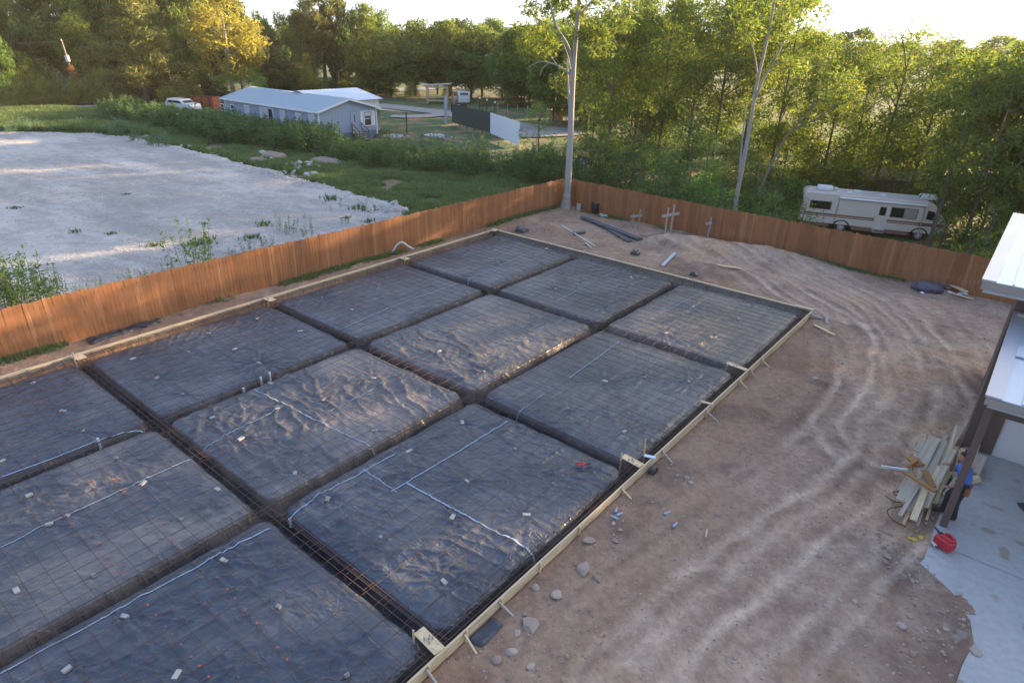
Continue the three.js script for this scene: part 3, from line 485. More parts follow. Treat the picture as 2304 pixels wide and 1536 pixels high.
// ---------------------------------------------------------------- mobile home
const M_wall = mat([0.28, 0.345, 0.45], 0.7), M_skirt = mat([0.13, 0.18, 0.27], 0.75), M_trim = mat([0.70, 0.73, 0.74], 0.6), M_glass = new THREE.MeshPhysicalMaterial({ color: lin(0.03, 0.035, 0.04), roughness: 0.08, specularIntensity: 1 }), M_blind = mat([0.5, 0.55, 0.6], 0.3), M_roof = mat([0.34, 0.43, 0.48], 0.5, { metalness: 0.2 }), M_rail = mat([0.13, 0.10, 0.08], 0.8);
{
  const X0 = -74.2, X1 = -56.6, Z0 = -39.0, Z1 = -46.2, HW = 2.95, RID = 3.95, ZM = (Z0 + Z1) / 2;
  const h = thing('mobile_home', 'long pale blue mobile home with metal roof and white trim', 'house', [0, 0, 0]);
  part(h, 'wall', bx(X1 - X0, HW - 0.75, 0.1, (X0 + X1) / 2, (HW + 0.75) / 2, Z0 - 0.05), M_wall);
  part(h, 'wall', bx(X1 - X0, HW - 0.75, 0.1, (X0 + X1) / 2, (HW + 0.75) / 2, Z1 + 0.05), M_wall);
  const gable = (x, n) => { const s = new THREE.Shape([[-Z0 + 0.1, 0.75], [-Z1 - 0.1, 0.75], [-Z1 - 0.1, HW], [-ZM, RID - 0.08], [-Z0 + 0.1, HW]].map((q) => new THREE.Vector2(...q))); return new THREE.ExtrudeGeometry(s, { depth: 0.1, bevelEnabled: false }).rotateY(Math.PI / 2).translate(x, 0, 0); };
  part(h, 'gable_wall', gable(X1 - 0.1), M_wall); part(h, 'gable_wall', gable(X0), M_wall);
  // vertical siding battens on the gable end, set proud of it
  for (let k = 0; k < 17; k++) { const z = Z0 - 0.35 - k * 0.405, top = Math.min(HW + (RID - HW) * (1 - Math.abs(z - ZM) / (Z0 - ZM)) - 0.2, RID); part(h, 'siding_batten', bx(0.012, top - 0.75, 0.03, X1 + 0.006, (top + 0.75) / 2, z), M_wall); }
  part(h, 'skirting', bx(X1 - X0 - 0.04, 0.95, 0.06, (X0 + X1) / 2, 0.3, Z0 - 0.07), M_skirt); part(h, 'skirting', bx(0.06, 0.95, Z0 - Z1 - 0.26, X1 - 0.07, 0.3, ZM), M_skirt);
  part(h, 'corner_trim', bx(0.12, HW, 0.12, X1 - 0.02, HW / 2 + 0.05, Z0 - 0.02), M_trim); part(h, 'corner_trim', bx(0.12, HW, 0.12, X1 - 0.02, HW / 2 + 0.05, Z1 + 0.02), M_trim); part(h, 'corner_trim', bx(0.12, HW, 0.12, X0 + 0.02, HW / 2 + 0.05, Z0 - 0.02), M_trim);
  for (const s of [1, -1]) {
    const ze = s > 0 ? Z0 + 0.35 : Z1 - 0.35, dz = Math.abs(ze - ZM), rise = RID - HW + 0.05, L = Math.hypot(dz, rise), a = Math.atan2(rise, dz);
    const r = part(h, 'roof', bx(X1 - X0 + 0.7, 0.05, L, 0, 0, -s * L / 2), M_roof, [(X0 + X1) / 2, HW + 0.03, ze], [s * a, 0, 0]);
    for (let k = 0; k < 80; k++) part(r, 'roof_rib', bx(0.03, 0.03, L - 0.05, -9.1 + k * 0.2304, 0.04, -s * L / 2), M_roof);
    part(h, 'eave_trim', bx(X1 - X0 + 0.72, 0.16, 0.04, (X0 + X1) / 2, HW - 0.02, ze + s * 0.02), M_trim);
    for (const x of [X1 + 0.36, X0 - 0.36]) part(h, 'rake_trim', bar(V(x, HW - 0.03, ze), V(x, RID + 0.01, ZM + s * 0.003), 0.04, 0.18), M_trim);
  }
  const win = (parent, p, w, hh, axis, blind) => { // window with frame, pane and muntin
    const f = part(parent, 'window', axis === 'z' ? bx(w, hh, 0.05) : bx(0.05, hh, w), M_trim, p), o = 0.032, q = axis === 'z' ? [0, 0, o - 0.004] : [o - 0.004, 0, 0];
    part(f, 'pane', axis === 'z' ? bx(w - 0.18, hh - 0.18, 0.02) : bx(0.02, hh - 0.18, w - 0.18), blind ? M_blind : M_glass, q);
    part(f, 'muntin', axis === 'z' ? bx(w - 0.16, 0.05, 0.03) : bx(0.03, 0.05, w - 0.16), M_trim, q);
    return f;
  };
  for (const [px, w, hh, bl, py] of [[500, 0.75, 0.8, 0, 236], [523, 0.7, 1.0, 0, 241], [556, 1.0, 1.3, 1, 247], [600, 2.6, 1.4, 1, 253], [636, 0.9, 1.4, 1, 259], [671, 0.9, 1.3, 1, 265], [702, 1.0, 1.5, 1, 272]]) {
    const p = P(px, py, 2.0), k = Z0 / p.z; const f = win(h, [p.x * k, 1.95, Z0 + 0.026], w, hh, 'z', bl); if (w > 2) part(f, 'open_pane', bx(0.7, hh - 0.2, 0.02), M_glass, [0.75, 0, 0.036]);
  }
  const f = win(h, [X1 + 0.026, 1.95, -45.0], 0.98, 1.5, 'x', 0); part(f, 'blind', bx(0.012, 0.35, 0.7), M_blind, [0.038, 0.42, 0]);
  for (const z of [-44.25, -45.75]) { const s = part(h, 'shutter', bx(0.04, 1.5, 0.36), M_trim, [X1 + 0.024, 1.95, z]); for (let k = 0; k < 2; k++) part(s, 'louvre_panel', bx(0.02, 0.6, 0.26), mat([0.62, 0.66, 0.68], 0.6), [0.02, -0.36 + 0.72 * k, 0]); }
  const d = part(h, 'door', bx(0.05, 2.0, 0.9), M_wall, [X1 + 0.03, 1.72, -43.3]); part(d, 'door_window', bx(0.02, 0.75, 0.13), M_glass, [0.02, 0.35, 0]); part(d, 'door_handle', new THREE.SphereGeometry(0.035, 8, 6), mat([0.2, 0.18, 0.15], 0.4, { metalness: 0.8 }), [0.05, -0.05, 0.36]);
  part(h, 'door_frame', mergeGeometries([bx(0.03, 2.06, 0.05, 0, 0, 0.48), bx(0.03, 2.06, 0.05, 0, 0, -0.48), bx(0.03, 0.05, 1.01, 0, 1.05, 0)]), M_wall, [X1 + 0.02, 1.72, -43.3]);
  // entry steps with hand rails
  const st = thing('entry_steps', 'wooden entry steps with dark hand rails at the mobile home door', 'steps', [X1 + 0.05, 0, -43.3]);
  for (let k = 0; k < 4; k++) part(st, 'tread', bx(0.3, 0.04, 1.1), lumberGrey, [0.5 + k * 0.27, 0.66 - k * 0.17, 0]);
  part(st, 'landing', bx(0.4, 0.05, 1.1), lumberGrey, [0.2, 0.7, 0]);
  for (const s of [-1, 1]) { part(st, 'stringer', bar(V(0.35, 0.6, s * 0.5), V(1.45, -0.05, s * 0.5), 0.04, 0.2), M_rail); part(st, 'rail_post', bx(0.08, 1.6, 0.08), M_rail, [0.3, 0.85, s * 0.6]); part(st, 'rail_post', bx(0.08, 1.0, 0.08), M_rail, [1.4, 0.5, s * 0.6]); part(st, 'hand_rail', bar(V(0.25, 1.62, s * 0.6), V(1.5, 0.95, s * 0.6), 0.06, 0.09), M_rail); part(st, 'hand_rail', bar(V(0.25, 1.15, s * 0.6), V(1.5, 0.5, s * 0.6), 0.05, 0.07), M_rail); }
  // lean-to awning on the far side
  const aw = thing('lean_to_awning', 'lean-to awning on dark posts at the far side of the mobile home', 'awning', [0, 0, 0]);
  part(aw, 'awning_roof', bar(V(-59.2, 2.72, Z1 - 0.38), V(-59.2, 2.2, -50.6), 5.4, 0.06), mat([0.42, 0.36, 0.26], 0.7)); part(aw, 'awning_edge', bx(5.4, 0.1, 0.06, -59.2, 2.16, -50.6), mat([0.45, 0.40, 0.30], 0.7));
  for (const x of [-56.7, -61.6]) part(aw, 'awning_post', bx(0.09, 2.3, 0.09, x, 1.05, -50.45), mat([0.03, 0.04, 0.035], 0.6));
  // rear wing
  const w = thing('house_wing', 'rear wing with a bright metal roof behind the mobile home', 'house', [0, 0, 0]);
  part(w, 'wall', bx(0.1, 3.4, 3.6, -60.6, 1.7, -48.1), mat([0.50, 0.50, 0.46], 0.7)); part(w, 'wall', bx(8.2, 3.3, 0.1, -64.75, 1.65, -49.95), M_wall); part(w, 'wall', bx(0.1, 3.4, 3.6, -68.9, 1.7, -48.1), M_wall);
  const rf = mat([0.58, 0.64, 0.66], 0.45, { metalness: 0.2 });
  for (const s of [1, -1]) { const r = part(w, 'roof', bar(V(-64.75 + s * 0.02, 4.2, -46.3), V(-64.75 + s * 4.5, 3.36, -46.3), 7.9, 0.05), rf); for (let k = 0; k < 16; k++) part(r, 'roof_rib', bar(V(-64.75 + s * 0.05, 4.235, -42.6 - k * 0.5), V(-64.75 + s * 4.48, 3.4, -42.6 - k * 0.5), 0.03, 0.03), rf); }
  part(w, 'gable_infill', new THREE.ExtrudeGeometry(new THREE.Shape([[-68.9, 3.3], [-60.6, 3.3], [-64.75, 4.16]].map((q) => new THREE.Vector2(...q))), { depth: 0.08, bevelEnabled: false }).translate(0, 0, -49.99), M_wall);
  const cb = thing('cinder_blocks', 'stack of dark concrete blocks at the mobile home corner', 'blocks', [X1 + 0.5, 0, -45.6]);
  for (let k = 0; k < 4; k++) part(cb, 'block', new RoundedBoxGeometry(0.2, 0.19, 0.39, 1, 0.01), mat([0.12, 0.115, 0.11], 0.95), [(k % 2) * 0.22, 0.1 + 0.2 * Math.floor(k / 2), -(k % 2) * 0.05]);
  struct('patio_slab', bx(2.4, 0.12, 2.2, -55.6, 0.04, -47.6), concrete);
}

// ---------------------------------------------------------------- motorhome
{
  const gy = -2.0, A = P(1888, 522, gy), B = P(2062, 541, gy), d = B.clone().sub(A), ang = Math.atan2(-d.z, d.x), wb = d.length();
  const o = thing('motorhome', 'old cream motorhome with brown stripes parked behind the fence', 'motorhome', A, ang);   // local x: towards the nose, z: towards the viewer side
  const cream = new THREE.MeshPhysicalMaterial({ color: lin(0.66, 0.56, 0.47), roughness: 0.5, clearcoat: 0.3 }), roofC = mat([0.52, 0.45, 0.40], 0.8), stripe = mat([0.17, 0.075, 0.05], 0.6), strip2 = mat([0.26, 0.13, 0.09], 0.6), dark = new THREE.MeshPhysicalMaterial({ color: lin(0.02, 0.018, 0.016), roughness: 0.1 }), chrome = mat([0.6, 0.6, 0.6], 0.3, { metalness: 0.8 }), white = mat([0.68, 0.68, 0.66], 0.5), tyreM = mat([0.02, 0.02, 0.02], 0.9), skirtM = mat([0.22, 0.12, 0.085], 0.7);
  const XT = -2.75, XN = wb + 1.45, HT = 2.62, HB = 0.62, W = 2.3;
  const prof = new THREE.Shape([[XT, HB], [XN - 0.5, HB - 0.02], [XN, HB + 0.1], [XN + 0.02, HB + 0.5], [XN - 0.12, HB + 0.85], [XN - 0.72, HT - 0.42], [XN - 0.98, HT - 0.12], [XN - 1.4, HT], [XT + 0.15, HT], [XT, HT - 0.15]].map((q) => new THREE.Vector2(...q)));
  part(o, 'body', new THREE.ExtrudeGeometry(prof, { depth: W - 0.1, bevelEnabled: true, bevelThickness: 0.05, bevelSize: 0.05, bevelSegments: 3 }).translate(0, 0, -W + 0.2), cream);
  const zs = 0.166; // viewer side face
  part(o, 'roof_skin', bx(XN - XT - 1.7, 0.02, W - 0.24, (XT + XN) / 2 - 0.65, HT + 0.06, -W / 2 + 0.15), roofC);
  part(o, 'awning_roll', new THREE.CylinderGeometry(0.075, 0.075, 5.4, 12).rotateZ(Math.PI / 2), white, [0.85 + 1.35, HT - 0.17, zs + 0.06]);
  part(o, 'awning_arm', bx(0.05, 1.75, 0.04, -0.48, HT - 1.05, zs + 0.01), chrome); part(o, 'awning_arm', bx(0.05, 1.75, 0.04, 4.85, HT - 1.05, zs + 0.01), chrome);
  part(o, 'stripe', bx(XN - XT - 0.3, 0.13, 0.012, (XN + XT) / 2 - 0.05, 1.22, zs - 0.008), strip2); part(o, 'stripe', bx(XN - XT - 0.5, 0.045, 0.012, (XN + XT) / 2 - 0.1, 1.09, zs - 0.008), stripe); part(o, 'stripe', bx(1.5, 0.2, 0.014, XN - 0.9, 1.2, zs - 0.006), stripe);
  part(o, 'side_skirt', bx(wb - 1.3, 0.34, 0.05, wb / 2, 0.48, zs - 0.06), skirtM); part(o, 'side_skirt', bx(1.9, 0.3, 0.05, XT + 1.0, 0.5, zs - 0.06), skirtM);
  const winF = (x0, x1, y0, y1, panes) => { const f = part(o, 'window', new RoundedBoxGeometry(x1 - x0, y1 - y0, 0.05, 2, 0.024), mat([0.10, 0.085, 0.07], 0.5), [(x0 + x1) / 2, (y0 + y1) / 2, zs - 0.012]); const n = panes.length, w = (x1 - x0 - 0.08) / n; panes.forEach((m, k) => part(f, 'pane', bx(w - 0.02, y1 - y0 - 0.09, 0.02), m, [-(x1 - x0) / 2 + 0.04 + w * (k + 0.5), 0, 0.022])); };
  const k = wb / 4.6, curtain = mat([0.34, 0.30, 0.26], 0.6);
  winF(2.02 * k, 2.44 * k, 1.5, 2.12, [dark]); winF(2.68 * k, 4.22 * k, 1.46, 2.16, [dark, curtain]); winF(-2.3, -0.9, 1.55, 2.12, [dark]);
  const cabin = new THREE.Shape([[4.75 * k, 1.55], [5.38 * k, 1.5], [5.36 * k, 1.7], [5.1 * k, 2.1], [4.75 * k, 2.14]].map((q) => new THREE.Vector2(...q))); part(o, 'cab_window', new THREE.ExtrudeGeometry(cabin, { depth: 0.03, bevelEnabled: false }).translate(0, 0, zs - 0.012), dark);
  const wsA = V(XN - 0.08, HB + 0.98, 0), wsB = V(XN - 0.72, HT - 0.36, 0); part(o, 'windshield', bar(wsA.clone().add(V(0.035, 0.03, -W / 2 + 0.15)), wsB.clone().add(V(0.06, 0.0, -W / 2 + 0.15)), W - 0.36, 0.03, V(0, 1, 0)), dark);
  const dr = part(o, 'entry_door', bx(0.72, 1.75, 0.03, 2.22 * k, 1.38, zs - 0.004), cream); part(dr, 'door_trim', mergeGeometries([bx(0.03, 1.78, 0.02, 2.22 * k - 0.37, 1.38, zs + 0.004), bx(0.03, 1.78, 0.02, 2.22 * k + 0.37, 1.38, zs + 0.004)]), white); part(dr, 'grab_handle', bx(0.03, 0.3, 0.05, 2.22 * k - 0.42, 1.3, zs + 0.03), chrome);
  part(o, 'folding_step', mergeGeometries([bx(0.7, 0.03, 0.3, 2.22 * k, 0.36, zs + 0.16), bx(0.03, 0.3, 0.03, 2.22 * k - 0.34, 0.5, zs + 0.1), bx(0.03, 0.3, 0.03, 2.22 * k + 0.34, 0.5, zs + 0.1)]), chrome);
  for (const [x, z] of [[0, -0.02], [wb, -0.02], [0, -W + 0.3], [wb, -W + 0.3]]) { const w = part(o, 'wheel', new THREE.CylinderGeometry(0.40, 0.40, 0.26, 24).rotateX(Math.PI / 2), tyreM, [x, 0.40, z]); part(w, 'rim', new THREE.CylinderGeometry(0.24, 0.24, 0.27, 16).rotateX(Math.PI / 2), chrome); part(w, 'hub_cap', new THREE.CylinderGeometry(0.09, 0.11, 0.3, 12).rotateX(Math.PI / 2), white); if (z > -1) part(o, 'wheel_arch', new THREE.TorusGeometry(0.5, 0.05, 6, 20, Math.PI).scale(1, 0.85, 0.8), tyreM, [x, 0.46, zs - 0.02]); }
  for (const x of [XT + 1.3, wb + 0.15]) { const ac = part(o, 'roof_air_conditioner', new RoundedBoxGeometry(1.05, 0.34, 0.72, 3, 0.12), white, [x, HT + 0.22, -0.95]); part(ac, 'shroud_grille', bx(0.3, 0.14, 0.5, 0.45, 0, 0), mat([0.3, 0.3, 0.3], 0.7)); part(ac, 'base_gasket', bx(0.95, 0.06, 0.65, 0, -0.17, 0), mat([0.1, 0.1, 0.1], 0.9)); }
  for (const [x, z, w] of [[0.1, -0.5, 0.3], [0.7, -1.3, 0.45], [2.3, -0.7, 0.3], [-0.7, -1.6, 0.36]]) part(o, 'roof_vent', new RoundedBoxGeometry(w, 0.12, w, 2, 0.04), white, [x, HT + 0.12, z]);
  part(o, 'headlight', new THREE.CylinderGeometry(0.11, 0.11, 0.05, 14).rotateZ(Math.PI / 2), chrome, [XN + 0.06, HB + 0.32, -0.15]); part(o, 'headlight', new THREE.CylinderGeometry(0.11, 0.11, 0.05, 14).rotateZ(Math.PI / 2), chrome, [XN + 0.06, HB + 0.32, -W + 0.45]);
  part(o, 'bumper', new RoundedBoxGeometry(0.2, 0.18, W, 2, 0.05), chrome, [XN + 0.08, HB - 0.02, -W / 2 + 0.15]); part(o, 'bumper', new RoundedBoxGeometry(0.14, 0.16, W, 2, 0.05), chrome, [XT - 0.08, HB, -W / 2 + 0.15]);
  part(o, 'side_mirror', mergeGeometries([bx(0.06, 0.26, 0.2, 5.3 * k, 1.75, zs + 0.24), bx(0.03, 0.03, 0.2, 5.3 * k, 1.66, zs + 0.1)]), tyreM);
  part(o, 'rear_window', bx(0.03, 0.6, 1.4, XT - 0.06, 1.9, -W / 2 + 0.15), dark);
}
// ---------------------------------------------------------------- rocks
function rockGeo(seed, n = 2, sq = 0.7) {
  const g = mergeVertices(new THREE.IcosahedronGeometry(1, n).deleteAttribute('normal').deleteAttribute('uv')), p = g.attributes.position, R = rng(seed), cuts = [];
  for (let k = 0; k < 9; k++) { const v = V(R() - 0.5, R() - 0.5, R() - 0.5).normalize(); cuts.push([v, 0.55 + 0.35 * R()]); }
  const v = V(0, 0, 0);
  for (let i = 0; i < p.count; i++) { v.fromBufferAttribute(p, i); for (const [c, d] of cuts) { const q = v.dot(c) - d; if (q > 0) v.addScaledVector(c, -q); } v.multiplyScalar(0.92 + 0.16 * vn(v.x * 3 + seed, v.y * 3 + v.z * 2)); p.setXYZ(i, v.x, v.y * sq, v.z); }
  const f = g.toNonIndexed(); f.computeVertexNormals(); return f;
}
const rockG = [1, 2, 3, 4, 5, 6].map((k) => rockGeo(k * 13, 2)), clodG = [1, 2, 3].map((k) => rockGeo(k * 31 + 5, 1, 0.8));
const clayRock = [mat([0.30, 0.235, 0.185], 0.95), mat([0.25, 0.19, 0.15], 0.95), mat([0.36, 0.29, 0.23], 0.95)], limeRock = [mat([0.40, 0.38, 0.34], 0.95), mat([0.46, 0.44, 0.39], 0.95), mat([0.33, 0.31, 0.28], 0.95)];
const RR = rng(321);
function rock(px, py, r, m, label, group, yAt) { const p = P(px, py, 0.08), o = solo('rock', rockG[Math.floor(RR() * 6)], m, label, 'rock', group); o.scale.set(r * (0.9 + 0.5 * RR()), r * (0.6 + 0.3 * RR()), r * (0.8 + 0.3 * RR())); o.position.set(p.x, yAt(p.x, p.z) + r * 0.22, p.z); o.rotation.set(0.3 * (RR() - 0.5), RR() * 6.28, 0.3 * (RR() - 0.5)); return o; }
rock(1192, 1405, 0.17, clayRock[0], 'largest tan rock beside the form by the black plastic scrap', undefined, dirtY);
rock(1152, 1462, 0.13, clayRock[2], 'upright tan rock near the bolt template', undefined, dirtY);
rock(1312, 1278, 0.17, clayRock[0], 'flat tan rock among clods beside the form', undefined, dirtY);
for (const [x, y, r] of [[1118, 1482, 0.10], [1195, 1495, 0.08], [1205, 1320, 0.09], [1253, 1335, 0.12], [1345, 1300, 0.09], [1325, 1220, 0.12], [1415, 1110, 0.1], [1385, 1215, 0.07], [1545, 1075, 0.1], [1555, 1085, 0.07], [1525, 1068, 0.06], [1395, 1195, 0.06], [1180, 1380, 0.06], [1165, 1420, 0.09], [1890, 1345, 0.07], [1865, 1360, 0.08], [1925, 1350, 0.06], [2030, 1405, 0.08], [2165, 1432, 0.12], [2150, 1440, 0.09], [2195, 1470, 0.11], [2130, 1415, 0.07], [2000, 1250, 0.08], [1995, 1262, 0.06], [1845, 1247, 0.06], [1655, 1475, 0.05], [2050, 1385, 0.06], [1380, 1180, 0.05], [1835, 705, 0.12], [1835, 850, 0.1]]) rock(x, y, r, clayRock[Math.floor(RR() * 3)], 'small brown clay rock on the dirt yard', 'clay rocks on the dirt yard', dirtY);
for (const [x, y, n, sp] of [[685, 375, 30, 1.5], [705, 392, 14, 1.1], [600, 352, 6, 1.4], [575, 362, 5, 1.2], [735, 366, 6, 1.3], [880, 470, 12, 1.5], [415, 325, 7, 2.0], [330, 312, 4, 2.2], [480, 345, 5, 1.8], [640, 388, 5, 1.5]]) {
  const c = P(x, y, 0.1);
  for (let k = 0; k < n; k++) { const a = RR() * 6.28, q = Math.sqrt(RR()) * sp, r = 0.10 + 0.22 * RR() * RR() + (k < 3 ? 0.1 : 0), o = solo('rock', rockG[Math.floor(RR() * 6)], limeRock[Math.floor(RR() * 3)], 'pale limestone rubble rock on the edge of the white lot', 'rock', 'limestone rubble along the lot edge'); const X = c.x + Math.cos(a) * q, Z = c.z + Math.sin(a) * q; o.position.set(X, Math.max(lotY(X, Z), G(X, Z)) + r * 0.3 + (n > 20 ? 0.45 * Math.exp(-q * q) : 0), Z); o.scale.set(r * 1.2, r * 0.9, r); o.rotation.set(RR(), RR() * 6, RR()); }
}
// earth heaps past the rubble
for (const [x, y, w, h] of [[610, 352, 1.6, 0.5], [580, 366, 1.3, 0.45], [730, 366, 2.0, 0.4]]) { const c = P(x, y, 0), g = new THREE.SphereGeometry(1, 28, 12, 0, 6.2832, 0, Math.PI / 2), p = g.attributes.position; for (let i = 0; i < p.count; i++) { const k = 0.75 + 0.5 * fbm(p.getX(i) * 2.3 + x, p.getZ(i) * 2.3, 3); p.setXYZ(i, p.getX(i) * w * k, p.getY(i) * h * k - 0.05, p.getZ(i) * w * 0.7 * k); } g.computeVertexNormals(); const o = solo('earth_heap', g, clayRock[1], 'low heap of pale earth in the grass by the limestone rubble', 'earth heap', 'earth heaps by the lot'); o.position.set(c.x, G(c.x, c.z), c.z); }
// loose clods and pebbles nobody could count
function scatter(name, geo, m, n, place, label, category, cols) {
  const im = new THREE.InstancedMesh(geo, m, n), M4 = new THREE.Matrix4(), q = new THREE.Quaternion(), e = new THREE.Euler(), c = new THREE.Color(); let k = 0;
  for (let t = 0; t < n * 4 && k < n; t++) { const r = place(); if (!r) continue; const [x, y, z, sx, sy, sz, ex, ey, ez] = r; M4.compose(V(x, y, z), q.setFromEuler(e.set(ex, ey, ez)), V(sx, sy, sz)); im.setMatrixAt(k, M4); if (cols) im.setColorAt(k, cols(c)); k++; }
  im.count = k; im.name = name; im.castShadow = im.receiveShadow = true; im.userData = { kind: 'stuff', label, category }; scene.add(im); return im;
}
{
  const R = rng(55);
  clodG.forEach((g, i) => scatter(['clay_clods', 'clay_crumbs', 'clay_pebbles'][i], g, mat([1, 1, 1], 0.97), [3600, 7000, 5000][i], () => {
    const x = lerp(-24, 4, R()), z = lerp(-34.5, -3, R()); if (x > FX0 - 0.05 && x < FX1 + 0.12 && z > FZ0 - 0.1) return null; if (polyDist(SLAB, x, z) < 0.03) return null;
    const sx = x - FX1, near = sx > 0 && sx < 2.2 && z > FZ0 ? 0.5 : polyDist(SLAB, x, z) < 1 ? 0.7 : 0.22; if (R() > near * (0.3 + fbm(x * 0.8, z * 0.8, 2))) return null;
    const s = (i === 0 ? 0.02 + 0.06 * R() * R() * R() : 0.010 + 0.022 * R()) * (near > 0.5 ? 1.25 : 0.8);
    return [x, dirtY(x, z) + s * 0.25, z, s * (1 + 0.5 * R()), s * 0.8, s, R(), R() * 6, R()];
  }, ['small clay clods scattered on the dirt yard', 'clay crumbs scattered on the dirt yard', 'pebbles scattered on the dirt yard'][i], 'clods', (c) => { const t = R(), k = 0.8 + 0.45 * R(); return c.setRGB(lerp(0.23, 0.38, t) * k, lerp(0.165, 0.295, t) * k, lerp(0.122, 0.225, t) * k); }));
  scatter('limestone_pebbles', clodG[1], mat([1, 1, 1], 0.97), 5200, () => { const u = R(), p = P(lerp(0, 940, u), lerp(300, 720, R()), 0.05); const e = lotEdge(p.x, p.z); if (e > 0.4 || p.x > -25.6) return null; if (R() > (e > -1.6 ? 1 : 0.35)) return null; const s = (e > -1.6 ? 0.03 + 0.09 * R() * R() : 0.015 + 0.03 * R()); return [p.x, lotY(p.x, p.z) + s * 0.3, p.z, s * 1.3, s * 0.8, s, R(), R() * 6, R()]; }, 'pale limestone pebbles strewn over the white lot', 'pebbles', (c) => { const k = 0.38 + 0.2 * R(); return c.setRGB(k, k * 0.95, k * 0.86); });
}
// ---------------------------------------------------------------- things on the yard
const pvc = mat([0.52, 0.53, 0.53], 0.45), blackPl = mat([0.03, 0.032, 0.037], 0.42), greyPipe = mat([0.085, 0.09, 0.10], 0.5);
const onDirt = (px, py, dy = 0) => { const p = P(px, py, 0.08); p.y = dirtY(p.x, p.z) + dy; return p; };
function plank(a, b, w, t, m, label, group, name = 'loose_board', cat = 'board') { const A = onDirt(...a, t / 2 + 0.025), B = onDirt(...b, t / 2 + 0.025), c = A.clone().add(B).multiplyScalar(0.5), o = thing(name, label, cat, c, 0, group); part(o, 'plank', bar(A.sub(c), B.sub(c), w, t), m); return o; }
plank([1490, 602], [1518, 578], 0.16, 0.04, mat([0.38, 0.42, 0.45], 0.7), 'pale painted board lying on the dirt near the back form');
plank([1612, 611], [1665, 621], 0.14, 0.035, lumberPale, 'tan board lying flat on the dirt bank');
plank([1832, 733], [1878, 755], 0.1, 0.04, lumberPale, 'tan board on the dirt by the far corner of the forms');
plank([1588, 1208], [1592, 1190], 0.03, 0.02, lumber, 'thin tan stick on the open dirt');
